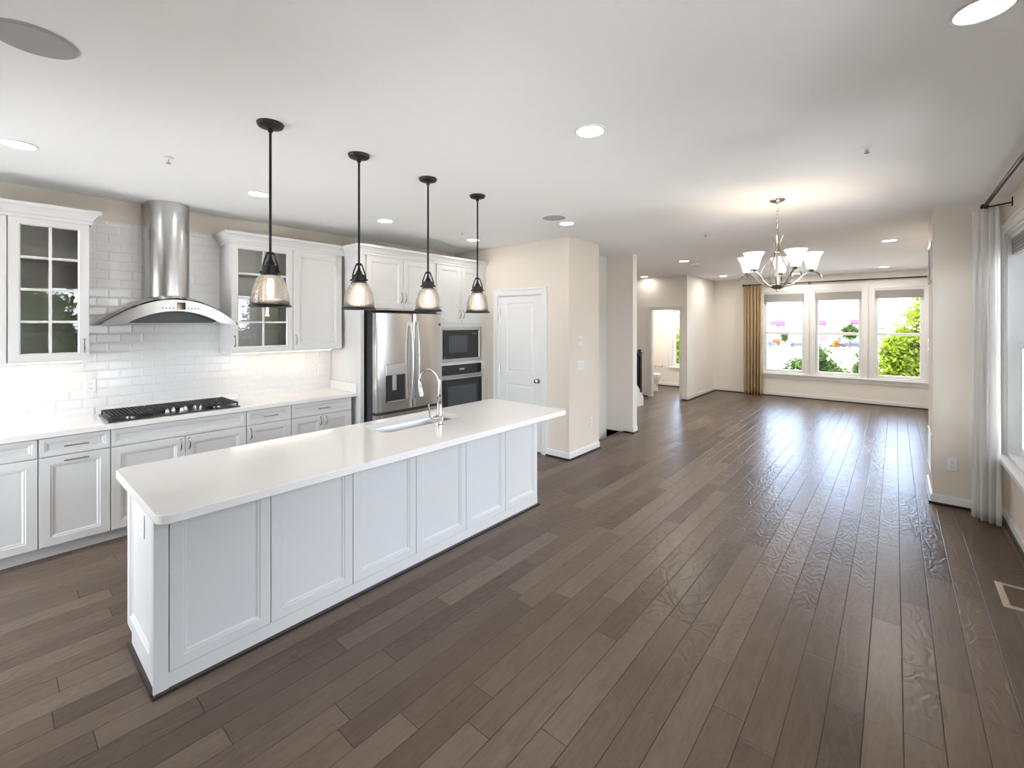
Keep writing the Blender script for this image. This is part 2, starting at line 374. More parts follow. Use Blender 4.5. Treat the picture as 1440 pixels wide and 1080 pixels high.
mb = MB(); mb.box(.265, XR, 5.74, 6.43, 0, H); struct('wall_column', mb, M['wall'])

# baseboards: white board with a dark shoe strip at the floor
bbn = 0
def baseboard(name, segs):
    mb = MB(); sh = MB()
    for (x0, y0, x1, y1, nx, ny) in segs:
        t = .014; s_ = .028
        ax0, ax1 = min(x0, x1), max(x0, x1); ay0, ay1 = min(y0, y1), max(y0, y1)
        if nx: 
            mb.box(min(x0, x0 + nx * t), max(x0, x0 + nx * t), ay0, ay1, .022, .084); mb.box(min(x0, x0 + nx * .009), max(x0, x0 + nx * .009), ay0, ay1, .084, .093)
            sh.box(min(x0, x0 + nx * s_), max(x0, x0 + nx * s_), ay0, ay1, 0, .022)
        else:
            mb.box(ax0, ax1, min(y0, y0 + ny * t), max(y0, y0 + ny * t), .022, .084); mb.box(ax0, ax1, min(y0, y0 + ny * .009), max(y0, y0 + ny * .009), .084, .093)
            sh.box(ax0, ax1, min(y0, y0 + ny * s_), max(y0, y0 + ny * s_), 0, .022)
    b = struct(name, mb, M['trim'])
    build('shoe_strip', sh, M['shoe'], b)['label'] = 'dark brown quarter round strip along the floor'
baseboard('baseboard_pantry', [(-4.30, 4.64, XL + .62, 4.64, 0, -1), (-3.375, 4.64, -3.04, 4.64, 0, -1), (-3.04, 4.625, -3.04, 5.37, 1, 0)])
baseboard('baseboard_stairwell', [(-3.19, 6.42, -3.05, 6.42, 0, -1), (-3.05, 6.405, -3.05, 6.56, 1, 0)])
baseboard('baseboard_powder_room', [(XL, 9.92, -4.35, 9.92, 0, -1), (-3.555, 9.92, -3.45, 9.92, 0, -1), (-3.45, 9.905, -3.45, YB, 1, 0), (XL, YB, -3.55, YB, 0, -1)])
baseboard('baseboard_back', [(-3.45, YB, XR, YB, 0, -1)])
baseboard('baseboard_column', [(.265, 5.74, XR, 5.74, 0, -1), (.265, 5.725, .265, 6.43, -1, 0)])
baseboard('baseboard_right', [(XR, YF, XR, 5.74, -1, 0), (XR, 6.43, XR, YB, -1, 0)])
mb = MB(); mb.box(-3.235, -3.195, 5.37, 6.42, -.03, .008); struct('trim_1', mb, M['shoe'])   # nosing at the stair opening

# ------------------------------------------------------------------ windows
def casing(mb, axis, b0, b1, z0, z1, t, n, w=.085, sill=True):
    # flat casing with a raised outer back-band, on the plane t facing n
    def bx(u0, u1, c0, c1, d0, d1):
        lo, hi = sorted((t + n * d0, t + n * d1))
        if axis == 'X': mb.box(u0, u1, lo, hi, c0, c1)
        else: mb.box(lo, hi, u0, u1, c0, c1)
    for d, o in ((.016, w), (.026, None)):
        if o:
            bx(b0 - w, b0, z0, z1, 0, d); bx(b1, b1 + w, z0, z1, 0, d); bx(b0 - w, b1 + w, z1, z1 + w, 0, d)
        else:
            bx(b0 - w, b0 - w + .018, z0, z1 + w, .0161, d); bx(b1 + w - .018, b1 + w, z0, z1 + w, .0161, d); bx(b0 - w + .018, b1 + w - .018, z1 + w - .018, z1 + w, .0161, d)
def window(name, axis, b0, b1, z0, z1, t, n, blind=None, cas=.085, rail=None):
    # double-hung window in a wall whose inner face is t, facing n (towards the room)
    W_ = bpy.data.objects.new(name, None); COL.objects.link(W_); W_['kind'] = 'structure'; wloc[W_.name] = Vector((0, 0, 0))
    def mk():
        m = MB()
        def bx(u0, u1, c0, c1, d0, d1):
            lo, hi = sorted((t - n * d0, t - n * d1))
            if axis == 'X': m.box(u0, u1, lo, hi, c0, c1)
            else: m.box(lo, hi, u0, u1, c0, c1)
        return m, bx
    m = MB(); casing(m, axis, b0, b1, z0, z1, t, n, cas); build('window_casing', m, M['trim'], W_)
    m, bx = mk(); f = .022   # jambs
    bx(b0, b0 + f, z0, z1, 0, .16); bx(b1 - f, b1, z0, z1, 0, .16); bx(b0 + f, b1 - f, z1 - f, z1, 0, .16); bx(b0 + f, b1 - f, z0, z0 + f, .0, .16)
    build('window_jamb', m, M['trim'], W_)
    zr = rail or (z0 + z1) / 2; a0, a1 = b0 + f, b1 - f
    for nm, c0, c1, d in (('lower_sash', z0 + f, zr + .02, .075), ('upper_sash', zr - .02, z1 - f, .105)):
        m, bx = mk(); s = .056
        bx(a0, a0 + s, c0, c1, d, d + .03); bx(a1 - s, a1, c0, c1, d, d + .03); bx(a0 + s, a1 - s, c0, c0 + s * (1.1 if nm == 'lower_sash' else .9), d, d + .03); bx(a0 + s, a1 - s, c1 - s * .9, c1, d, d + .03)
        sash = build(nm, m, M['trim'], W_)
        m, bx = mk(); bx(a0 + s - .004, a1 - s + .004, c0 + s * .8, c1 - s * .8, d + .013, d + .017); build('pane', m, M['glass'], sash)
    return W_
for i, (b0, b1, z0, z1) in enumerate(BW): window('window_%d' % (i + 1), 'X', b0, b1, z0, z1, YB, -1, cas=.072, rail=1.455)
window('window_4', 'X', *BATHW, YB, -1, cas=.08, rail=1.43)
for i, (b0, b1, z0, z1) in enumerate(RW): window('window_%d' % (i + 5), 'Y', b0, b1, z0, z1, XR, -1, cas=.08, rail=1.5)
# sliding patio door behind the camera
m = MB(); casing(m, 'X', -4.75, -3.0, 0, 2.2, YF, 1); pdoor = struct('door_3', m, M['trim'])
m = MB()
for a in (-4.75, -3.90):
    m.box(a, a + .07, YF - .12, YF - .07, .0, 2.2); m.box(a + .83, a + .90, YF - .12, YF - .07, 0, 2.2); m.box(a + .07, a + .83, YF - .12, YF - .07, 0, .12); m.box(a + .07, a + .83, YF - .12, YF - .07, 2.09, 2.2)
build('door_frame', m, M['trim'], pdoor)
m = MB(); m.box(-4.70, -3.05, YF - .1, YF - .096, .1, 2.1); build('pane', m, M['glass'], pdoor)
# sills
mb = MB(); mb.box(-2.50, .56, YB - .055, YB + .02, .500, .53); mb.box(-2.46, .53, YB - .018, YB, .42, .50); struct('trim_2', mb, M['trim'], bevel=.004)
mb = MB(); mb.box(-4.66, -3.86, YB - .05, YB + .02, .495, .52); mb.box(-4.62, -3.9, YB - .016, YB, .43, .495); struct('trim_3', mb, M['trim'], bevel=.004)
mb = MB(); mb.box(XR - .06, XR + .02, 2.72, 5.735, .525, .56); mb.box(XR - .018, XR, 2.76, 5.70, .46, .525); struct('trim_4', mb, M['trim'], bevel=.004)
mb = MB(); mb.box(XR - .06, XR + .02, .08, 2.17, .525, .56); struct('trim_5', mb, M['trim'], bevel=.004)

# ------------------------------------------------------------------ blinds (rolled up roman shades)
def blind(axis, b0, b1, z0, z1, t, n, label):
    m = MB()
    def bx(m, u0, u1, c0, c1, d0, d1):
        lo, hi = sorted((t - n * d0, t - n * d1))
        if axis == 'X': m.box(u0, u1, lo, hi, c0, c1)
        else: m.box(lo, hi, u0, u1, c0, c1)
    r = thing('roman_shade', label, 'window shade', ((b0 + b1) / 2, t - n * .05, z0) if axis == 'X' else (t - n * .05, (b0 + b1) / 2, z0), 'folded shades at the top of the windows')
    k = 5; hh = (z1 - .03 - z0) / k
    for i in range(k): bx(m, b0 + .026, b1 - .026, z0 + i * hh, z0 + (i + .86) * hh, .022 + .004 * (k - i) * .3, .062); bx(m, b0 + .028, b1 - .028, z0 + (i + .86) * hh, z0 + (i + 1) * hh, .034, .06)
    build('shade_fabric', m, M['blind'], r)
    m = MB(); bx(m, b0 + .024, b1 - .024, z1 - .03, z1, .018, .066); build('head_rail', m, M['trim'], r)
    return r
pos = ['left', 'middle', 'right']
for (b0, b1, z0, z1), p, zz in zip(BW, pos, (2.17, 2.18, 2.19)):
    blind('X', b0, b1, zz, z1 - .023, YB, -1, 'grey fabric shade folded up at top of the %s far window' % p)
for k, (b0, b1, z0, z1) in enumerate(RW):
    blind('Y', b0, b1, 2.25, z1 - .023, XR, -1, ['grey textured shade folded up at top of the window beside the white curtain', 'grey folded shade on right wall, second window before the white curtain', 'grey folded shade on right wall, third window before the white curtain', 'grey folded shade on right wall just ahead of the viewer', 'grey folded shade on right wall beside the viewer'][k])

# ------------------------------------------------------------------ curtains and rods
def rod(name, p0, p1, label, brackets, bdir, wallplane, finials=True):
    r = thing(name, label, 'curtain rod', p0)
    m = MB(); m.tube([p0, p1], .0135, 12); build('rod', m, M['black'], r, smooth=True)
    for p, s in ((p0, -1), (p1, 1)) if finials else ():
        d = (Vector(p1) - Vector(p0)).normalized() * s; p = Vector(p)
        m = MB(); m.tube([p, p + d * .012, p + d * .02, p + d * .035, p + d * .055, p + d * .07, p + d * .078], [.018, .018, .011, .020, .027, .020, .006], 14)
        build('finial', m, M['black'], r, smooth=True)
    for b in brackets:
        b = Vector(b); w = b + Vector(bdir) * wallplane
        m = MB(); m.tube([b - Vector((0, 0, .02)), b + Vector(bdir) * .02 - Vector((0, 0, .025)), w - Vector((0, 0, .01))], .006, 8)
        e = Vector(bdir) * .006
        if abs(bdir[0]) > .5: m.box(w.x - .006, w.x, w.y - .012, w.y + .012, w.z - .04, w.z + .03)
        else: m.box(w.x - .012, w.x + .012, w.y - .006, w.y, w.z - .04, w.z + .03)
        build('bracket', m, M['black'], r, smooth=True)
    return r
rod('curtain_rod', (-2.72, 11.79, 2.585), (.64, 11.79, 2.585), 'long thin black curtain rod above the three far windows', [(-2.66, 11.79, 2.585), (-1.45, 11.79, 2.585), (.58, 11.79, 2.585)], (0, 1, 0), .11)
rod('curtain_rod', (.575, 5.44, 2.665), (.575, .1, 2.665), 'black curtain rod under ceiling along the right window wall', [(.575, 5.37, 2.665), (.575, 2.4, 2.665), (.575, .3, 2.665)], (1, 0, 0), .145)
def curtain(name, a, b, z0, z1, folds, amp, material, label, flare=0.0, hang=None):
    # pleated sheet between plan points a and b
    a, b = Vector(a), Vector(b); d = b - a; L = d.length; d.normalize(); n = Vector((-d.y, d.x)); NU = folds * 14; NV = 26
    mb = MB(); g = []
    random.seed(hash(label) % 1000 if False else folds * 31)
    ph = [random.uniform(-.6, .6) for _ in range(folds + 2)]; am = [random.uniform(.6, 1.25) for _ in range(folds + 2)]
    for j in range(NV + 1):
        tv = j / NV; z = z1 + (z0 - z1) * tv; row = []
        spread = 1 + flare * tv
        for i in range(NU + 1):
            u = i / NU; k = u * folds; ki = int(min(k, folds - 1e-6)); fr = k - ki
            A = amp * (am[ki] * (1 - fr) + am[ki + 1] * fr) * (.55 + .45 * tv)
            ang = 2 * PI * k + ph[ki] * math.sin(PI * fr) + .5 * math.sin(tv * 3 + ki)
            off = A * math.sin(ang) + .25 * A * math.sin(2 * ang + 1.1 * tv)
            if tv < .03: off *= .8
            p = a + d * (L / 2 + (u - .5) * L * spread + .15 * A * math.cos(ang)) + n * off
            row.append(mb.v(p.x, p.y, z))
        g.append(row)
    for j in range(NV):
        for i in range(NU): mb.face([g[j][i], g[j][i + 1], g[j + 1][i + 1], g[j + 1][i]])
    o = build(name, mb, material, smooth='all', solid=.003)
    return tag(o, label, 'curtain')
curtain('curtain', (-2.77, 11.79), (-2.375, 11.79), .012, 2.565, 6, .060, M['curtain'], 'pleated beige floor-length curtain left of the far windows')
curtain('curtain', (.505, 5.54), (.655, 5.42), .012, 2.648, 4, .028, M['linen'], 'white linen floor-length curtain beside the right window', flare=.12)

# ------------------------------------------------------------------ interior doors
CX = -1
def door_leaf_prof(): return [(0, 0), (0, .035)]
m = MB(); casing(m, 'X', PD[0], PD[1], 0, PD[3], 4.64, -1, .08)
m.box(PD[0], PD[0] + .015, 4.64, 4.76, 0, PD[3]); m.box(PD[1] - .015, PD[1], 4.64, 4.76, 0, PD[3]); m.box(PD[0] + .015, PD[1] - .015, 4.64, 4.76, PD[3] - .015, PD[3])
dr = struct('door_1', m, M['trim'])
m = MB(); x0, x1 = PD[0] + .018, PD[1] - .018; yf = 4.655
# slab with two recessed, raised-field panels
pz = [(.25, .86), (1.02, 1.955)]
m.box(x0, x1, yf + .006, yf + .04, .012, PD[3] - .018)
def fr(z0, z1, a0=None, a1=None): m.box(a0 or x0, a1 or x1, yf, yf + .006, z0, z1)
fr(.012, pz[0][0]); fr(pz[0][1], pz[1][0]); fr(pz[1][1], PD[3] - .018)
for z0, z1 in pz:
    fr(z0, z1, x0, x0 + .13); fr(z0, z1, x1 - .13, x1)
    m.rings((x0 + .13, yf + .0062, z0), (1, 0, 0), (0, 0, 1), (0, -1, 0), x1 - x0 - .26, z1 - z0, [(0, 0.006), (.012, .0), (.028, .0015), (.036, .0045)], back=False)
slab = build('door_slab', m, M['trim'], dr)
m = MB(); m.lathe((x1 - .055, yf, .93), [(.032, 0), (.032, -.006), (.012, -.010), (.011, -.03), (.024, -.038), (.030, -.050), (.027, -.062), (.014, -.068)], 24, 'Y'); build('door_knob', m, M['nickel'], slab, smooth=True)
for z in (1.84, 1.03, .22):
    m = MB(); m.box(x0 - .012, x0 + .006, yf - .008, yf, z - .045, z + .045); m.tube([(x0 - .003, yf - .008, z - .05), (x0 - .003, yf - .008, z + .05)], .006, 8); build('hinge', m, M['pull'], slab)
m = MB(); casing(m, 'X', BD[0], BD[1], 0, BD[3], 9.92, -1, .06)
m.box(BD[0], BD[0] + .015, 9.92, 10.03, 0, BD[3]); m.box(BD[1] - .015, BD[1], 9.92, 10.03, 0, BD[3]); m.box(BD[0] + .015, BD[1] - .015, 9.92, 10.03, BD[3] - .015, BD[3])
struct('door_2', m, M['trim'])

# ------------------------------------------------------------------ backsplash
mb = MB(); mb.box(XL, XL + .008, -1.2, 2.66, .915, 2.545); struct('wall_backsplash', mb, M['tile'])

# ------------------------------------------------------------------ cabinets
EX, EY, EZ = (1, 0, 0), (0, 1, 0), (0, 0, 1)
XF = -4.535          # base door face plane
def front(name, par, xf, y0, y1, z0, z1, fr=.055, t=.02, kind='recess'):
    m = MB()
    m.rings((xf - t, y0, z0), EY, EZ, EX, y1 - y0, z1 - z0, [(0, 0), (0, t - .002), (.002, t), (fr, t), (fr + .004, t - .004), (fr + .012, t - .004), (fr + .02, t - .011)])
    return build(name, m, M['cab'], par)
def arc_pull(par, p, axis, L=.10, out=(1, 0, 0), r=.0048, rise=.028):
    p = Vector(p); ax = Vector(axis); o = Vector(out); pts = []
    for i in range(13):
        u = i / 12; pts.append(p + ax * (u - .5) * L + o * (rise * math.sin(PI * u) ** .6 if 0 < u < 1 else 0))
    m = MB(); m.tube(pts, [r * (1.5 if i in (0, 12) else 1) for i in range(13)], 8)
    return build('handle', m, M['chrome'], par, smooth=True)
def bar_pull(par, p, L=.13):
    p = Vector(p); m = MB(); m.tube([p + Vector((.03, -L / 2, 0)), p + Vector((.032, 0, 0)), p + Vector((.03, L / 2, 0))], .0055, 8)
    for s in (-1, 1): m.tube([p + Vector((0, s * L * .36, 0)), p + Vector((.03, s * L * .36, 0))], .0045, 8)
    return build('handle', m, M['pull'], par, smooth=True)
def base_cab(y0, y1, label, layout):
    r = thing('base_cabinet', label, 'cabinet', (-4.8, (y0 + y1) / 2, 0), 'grey base cabinets under the long counter')
    m = MB(); m.box(XL + .012, XF - .021, y0 + .0005, y1 - .0005, .10, .873); build('cabinet_body', m, M['cab'], r, bevel=.001)
    m = MB(); m.box(XL + .012, XF - .095, y0, y1, 0, .10); build('toe_kick', m, M['cab'], r)
    g = .003
    if layout in ('drawer_doorL', 'drawer_pull', 'drawer_door', 'drawer_2door'):
        d = front('drawer', r, XF, y0 + g, y1 - g, .738, .868, .026); bar_pull(d, (XF, (y0 + y1) / 2, .803))
    if layout == 'drawer_pull':
        d = front('door', r, XF, y0 + g, y1 - g, .105, .732); bar_pull(d, (XF, (y0 + y1) / 2, .700))
    if layout == 'drawer_doorL':
        d = front('door', r, XF, y0 + g, y1 - g, .105, .732); arc_pull(d, (XF, y0 + .04, .64), EZ)
    if layout == 'drawer_door':
        d = front('door', r, XF, y0 + g, y1 - g, .105, .732); arc_pull(d, (XF, y0 + .035, .655), EZ)
    if layout in ('false_2door', 'drawer_2door'):
        if layout == 'false_2door': front('false_drawer_front', r, XF, y0 + g, y1 - g, .738, .868, .026)
        c = (y0 + y1) / 2
        d = front('door', r, XF, y0 + g, c - .0015, .105, .732); arc_pull(d, (XF, c - .03, .665), EZ, .09)
        d = front('door', r, XF, c + .0015, y1 - g, .105, .732); arc_pull(d, (XF, c + .03, .665), EZ, .09)
    return r
base_cab(-1.15, -.35, 'grey base cabinet furthest left along the long counter', 'drawer_2door')
base_cab(-.35, .24, 'grey base cabinet cut by the left picture edge, drawer over door', 'drawer_doorL')
base_cab(.24, .62, 'narrow grey base cabinet left of cooktop with two horizontal bar handles', 'drawer_pull')
base_cab(.62, 1.56, 'wide grey base cabinet directly under the cooktop with plain top panel', 'false_2door')
base_cab(1.56, 1.963, 'narrow grey base cabinet right of the cooktop with drawer over one door', 'drawer_door')
base_cab(1.963, 2.61, 'grey base cabinet nearest the refrigerator with drawer over two doors', 'drawer_2door')
mb = MB(); mb.box(XL, -4.51, -1.17, 2.665, .875, .915)
tag(build('counter', mb, M['quartz'], bevel=.003), 'long white quartz countertop along the tiled wall under the hood', 'countertop')
mb = MB(); mb.box(XL + .01, -4.512, 2.643, 2.665, .915, 1.015); tag(build('side_splash', mb, M['quartz'], bevel=.002), 'short white quartz upstand on the counter against the tall panel', 'side splash')

XU = -4.77; UZ0, UZ1 = 1.392, 2.455
def upper(y0, y1, label, kind, hside, z0=UZ0, z1=UZ1, xf=XU, shelves=3):
    r = thing('upper_cabinet', label, 'cabinet', (-4.9, (y0 + y1) / 2, z0), 'grey wall cabinets')
    g = .003; xb = xf - .021
    if kind == 'glass':
        m = MB(); t = .018
        m.box(XL + .008, xb, y0, y0 + t, z0, z1); m.box(XL + .008, xb, y1 - t, y1, z0, z1); m.box(XL + .008, xb, y0 + t, y1 - t, z0, z0 + t); m.box(XL + .008, xb, y0 + t, y1 - t, z1 - t, z1)
        build('cabinet_body', m, M['cab'], r)
        m = MB(); m.box(XL + .008, XL + .016, y0 + t, y1 - t, z0 + t, z1 - t); build('back_panel', m, M['cabin'], r)
        w = y1 - y0; fr = .062
        for k in range(1, 4):
            zz = z0 + fr + (z1 - z0 - 2 * fr) * k / 4; m = MB(); m.box(XL + .016, xb - .03, y0 + t, y1 - t, zz - .009, zz + .009); build('shelf', m, M['cabin'], r)
        m = MB(); m.ringframe((xf - .02, y0 + g, z0 + g), EY, EZ, EX, w - 2 * g, z1 - z0 - 2 * g, fr, .02)
        d = build('door', m, M['cab'], r)
        m = MB(); c = (y0 + y1) / 2
        m.box(xf - .014, xf - .002, c - .009, c + .009, z0 + fr, z1 - fr)
        for k in range(1, 4):
            zz = z0 + fr + (z1 - z0 - 2 * fr) * k / 4
            m.box(xf - .0135, xf - .0025, y0 + fr, c - .009, zz - .009, zz + .009); m.box(xf - .0135, xf - .0025, c + .009, y1 - fr, zz - .009, zz + .009)
        build('glazing_bars', m, M['cab'], d)
        m = MB(); m.box(xf - .018, xf - .015, y0 + fr - .004, y1 - fr + .004, z0 + fr - .004, z1 - fr + .004); build('pane', m, M['cabglass'], d)
        arc_pull(d, (xf, y1 - .03 if hside == 'R' else y0 + .03, z0 + .115), EZ)
    else:
        m = MB(); m.box(XL + .012, xb, y0, y1, z0, z1); build('cabinet_body', m, M['cab'], r, bevel=.001)
        if kind == 'solid':
            d = front('door', r, xf, y0 + g, y1 - g, z0 + g, z1 - g, .065); arc_pull(d, (xf, y1 - .03 if hside == 'R' else y0 + .03, z0 + .115), EZ)
        else:
            c = (y0 + y1) / 2; e = .03
            for a, b, hy in ((y0 + e, c - .0015, c - .028), (c + .0015, y1 - e, c + .028)):
                d = front('door', r, xf, a, b, z0 + .02, z1 - .012, .06); arc_pull(d, (xf, hy, z0 + .15), EZ, .11)
    return r
upper(-.36, .101, 'grey wall cabinet cut off by the left picture edge', 'solid', 'L')
upper(.101, .528, 'glass-fronted wall cabinet left of the range hood', 'glass', 'R')
upper(1.507, 2.08, 'glass-fronted wall cabinet right of the range hood', 'glass', 'L')
upper(2.08, 2.625, 'solid grey wall cabinet beside the refrigerator surround', 'solid', 'L')
XT = -4.45
upper(2.71, 3.745, 'grey two-door cabinet above the refrigerator', 'double', 'L', 1.83, 2.455, XT)
# tall end panel and oven tower
mb = MB(); mb.box(XL, XT - .002, 2.665, 2.709, 0, 2.455); tag(build('refrigerator_end_panel', mb, M['cab'], bevel=.001), 'tall grey end panel between counter and refrigerator', 'panel')
r = thing('oven_cabinet', 'tall grey cabinet housing microwave and wall oven', 'cabinet', (-4.8, 4.19, 0))
m = MB(); m.box(XL + .012, XT - .021, 3.745, 3.775, 0, 2.455); m.box(XL + .012, XT - .021, 4.555, 4.60, 0, 2.455); m.box(XL + .012, XT - .021, 3.775, 4.555, 1.64, 2.455); m.box(XL + .012, XT - .021, 3.775, 4.555, .1, .46); m.box(XL + .012, XT - .021, 3.775, 4.555, 1.135, 1.165); m.box(XL + .012, XL + .02, 3.775, 4.555, .46, 1.64)
m.box(XT - .021, XT - .004, 3.745, 3.79, 0, 2.455); m.box(XT - .021, XT - .004, 4.54, 4.60, 0, 2.455); m.box(XT - .021, XT - .004, 3.79, 4.54, 1.63, 1.665); m.box(XT - .021, XT - .004, 3.79, 4.54, 1.125, 1.165)
build('cabinet_body', m, M['cab'], r)
for a, b, hy in ((3.765, 4.166, 4.138), (4.169, 4.575, 4.197)):
    d = front('door', r, XT, a, b, 1.672, 2.443, .06); arc_pull(d, (XT, hy, 1.80), EZ, .11)
d = front('drawer', r, XT, 3.765, 4.575, .11, .44, .05); bar_pull(d, (XT, 4.17, .36))
m = MB(); m.box(XL + .012, XT - .002, 4.60, 4.638, 0, 2.455); build('filler_strip', m, M['cab'], r)
# crown moulding
def crown(name, path, label):
    # profile swept along plan path (list of (x,y)), outward normals to the left-hand side given per vertex by mitre
    prof = [(0, 2.440), (.012, 2.440), (.014, 2.462), (.022, 2.470), (.030, 2.490), (.048, 2.512), (.062, 2.522), (.064, 2.545), (0, 2.545)]
    n = len(path); loops = []
    def nrm(a, b): d = (Vector(b) - Vector(a)).normalized(); return Vector((d.y, -d.x))
    for i in range(n):
        ns = []
        if i > 0: ns.append(nrm(path[i - 1], path[i]))
        if i < n - 1: ns.append(nrm(path[i], path[i + 1]))
        mt = ns[0] if len(ns) == 1 else (ns[0] + ns[1]) / (1 + ns[0].dot(ns[1]))
        loops.append([(path[i][0] + mt.x * o, path[i][1] + mt.y * o, z) for o, z in prof])
    m = MB(); m.loft(loops); return tag(build(name, m, M['cab']), label, 'moulding', 'crown mouldings on the wall cabinets')
crown('crown_moulding', [(XU, -.36), (XU, .528), (XL + .009, .528)], 'crown moulding on the cabinets left of the range hood')
crown('crown_moulding', [(XL + .009, 1.507), (XU, 1.507), (XU, 2.664), (XT, 2.664), (XT, 4.636)], 'stepped crown moulding running from range hood side to pantry wall')
# unseen glowing strips added under wall cabinets for extra interior light
for y0, y1, lab in ((-.3, .50, 'slim unseen fill strip added under cabinets left of the range hood'), (1.56, 2.58, 'slim unseen fill strip added under cabinets right of the range hood')):
    r = thing('added_fill_strip', lab, 'light', (-4.93, (y0 + y1) / 2, 1.392), 'added fill strips under the wall cabinets')
    m = MB(); m.box(-4.955, -4.905, y0, y1, 1.380, 1.392); build('housing', m, M['trim'], r)
    m = MB(); m.box(-4.95, -4.91, y0 + .01, y1 - .01, 1.377, 1.380); build('glow_bar', m, mat('strip_glow', (1, 1, 1), emis=(1, .80, .60), estr=4.5), r)

# ------------------------------------------------------------------ range hood
r = thing('range_hood', 'stainless chimney range hood with arched glass canopy above the cooktop', 'range hood', (-4.85, 1.06, 1.67))
m = MB(); pl = [(XL + .01, .905), (-4.93, .905)]
for i in range(13):
    a = -PI / 2 + PI * i / 12; pl.append((-4.93 + .13 * math.cos(a), 1.06 + .155 * math.sin(a)))
pl += [(XL + .01, 1.215)]
m.prism(pl, 'Z', 1.84, 2.738); build('chimney', m, M['steel'], r, smooth=True)
def arch(y, apex, half, z0=1.668, c=1.06):
    u = max(0, 1 - ((y - c) / half) ** 2); return z0 + (apex - z0) * u
NSEG = 36
# glass canopy: arched sheet, bowed front edge
m = MB(); top = []; bot = []
for j in range(9):
    tj = j / 8; rt = []; rb = []
    for i in range(NSEG + 1):
        y = .575 + .965 * i / NSEG; u = (y - 1.06) / .4825
        xf = -4.635 - .06 * u * u; x = XL + .01 + (xf - XL - .01) * tj
        if x < -4.755: y = min(y, 1.503)
        z = arch(y, 1.888, .4835); rt.append(m.v(x, y, z + .003)); rb.append(m.v(x, y, z - .003))
    top.append(rt); bot.append(rb)
for j in range(8):
    for i in range(NSEG):
        m.face([top[j][i], top[j][i + 1], top[j + 1][i + 1], top[j + 1][i]]); m.face([bot[j][i], bot[j][i + 1], bot[j + 1][i + 1], bot[j + 1][i]])
for i in range(NSEG): m.face([top[8][i], top[8][i + 1], bot[8][i + 1], bot[8][i]])
for e in (0, NSEG):
    for j in range(8): m.face([top[j][e], top[j + 1][e], bot[j + 1][e], bot[j][e]])
build('glass_canopy', m, M['hoodglass'], r, smooth=True)
# stainless top cover under the chimney
m = MB(); loops = []
for k, (s_, zo) in enumerate(((1.0, 0), (.85, .02), (.55, .03))):
    lp = []
    for i in range(17):
        y = 1.06 + (-.29 + .58 * i / 16) * s_; lp.append((XL + .012 + (.45 * s_) * (1 - .35 * ((y - 1.06) / .3) ** 2), y, arch(y, 1.888, .4835) + .004 + zo))
    lp += [(XL + .012, lp[-1][1], lp[-1][2]), (XL + .012, lp[0][1], lp[0][2])]; loops.append(lp)
m.loft(loops); build('top_cover', m, M['steel'], r, smooth=True)
# fascia: crescent with lower arc, extruded back as the body
m = MB(); segs = 40; fo = []; fi = []
for i in range(segs + 1):
    y = .60 + .92 * i / segs; u = (y - 1.06) / .4825; xf = -4.632 - .06 * u * u
    zt = arch(y, 1.878, .4835); zb = max(1.6675, 1.688 + (1.782 - 1.688) * (1 - ((y - 1.06) / .315) ** 2)) if abs(y - 1.06) < .315 else 1.684 - .016 * min(1, (abs(y - 1.06) - .315) / .1)
    zb = min(zb, zt - .003)
    fo.append((xf, y, zt, zb))
A = [[m.v(x + d, y, z) for (x, y, zt, zb) in fo for z in (zt, zb)] for d in (.006, -.02)]
for k in range(segs):
    a, b, c, d = 2 * k, 2 * k + 1, 2 * k + 2, 2 * k + 3
    m.face([A[0][a], A[0][c], A[0][d], A[0][b]]); m.face([A[1][a], A[1][c], A[1][d], A[1][b]])
    m.face([A[0][a], A[0][c], A[1][c], A[1][a]]); m.face([A[0][b], A[0][d], A[1][d], A[1][b]])
build('fascia', m, M['steelt'], r, smooth=True)
m = MB(); pl = []
for i in range(25):
    y = .75 + .62 * i / 24; pl.append((y, arch(y, 1.868, .4835) - .006))
pl = [(.75, 1.69)] + pl + [(1.37, 1.69)]
m.prism(pl, 'X', XL + .012, -4.72); build('body', m, M['dkgrey'], r)
m = MB(); m.box(XL + .02, -4.75, .76, 1.36, 1.683, 1.689); build('filter', m, M['dkgrey'], r)
def hx(y): return -4.632 - .06 * ((y - 1.06) / .4825) ** 2 + .006
m = MB(); m.box(hx(1.085), hx(1.085) + .003, 1.055, 1.115, 1.795, 1.855); build('display', m, M['blackg'], r)
for k in range(4):
    for s0 in (.955, 1.135):
        y = s0 + k * .025; m = MB(); m.lathe((hx(y), y, 1.806), [(.005, -.002), (.005, .003)], 10, 'X'); build('button', m, M['black'], r)

# ------------------------------------------------------------------ cooktop
r = thing('gas_cooktop', 'black gas cooktop with cast iron grates and steel knobs on the long counter', 'cooktop', (-4.78, 1.065, .915))
m = MB(); m.box(-5.0, -4.558, .61, 1.515, .9155, .927); build('cooktop_base', m, M['cookbase'], r, bevel=.004)
gy = [(.622, .895), (.905, 1.215), (1.225, 1.503)]
for gi, (a, b) in enumerate(gy):
    x0, x1 = (-4.99, -4.575) if gi != 1 else (-4.99, -4.70)
    m = MB(); z = .950; w = .011
    for yy in (a, b - w): m.box(x0, x1, yy, yy + w, z, z + .012)
    for xx in (x0, x1 - w): m.box(xx, xx + w, a + w, b - w, z, z + .012)
    n = 11
    for k in range(1, n): yy = a + (b - a) * k / n; m.box(x0 + w, x1 - w, yy - .005, yy + .005, z + .001, z + .013)
    for q in range(1, 7): xq = x0 + (x1 - x0) * q / 7; m.box(xq - .005, xq + .005, a + w, b - w, z + .0005, z + .0125)
    for xx in (x0, x1 - w):
        for yy in (a, b - w): m.box(xx, xx + w, yy, yy + w, .927, z)
    build('grate', m, M['castiron'], r)
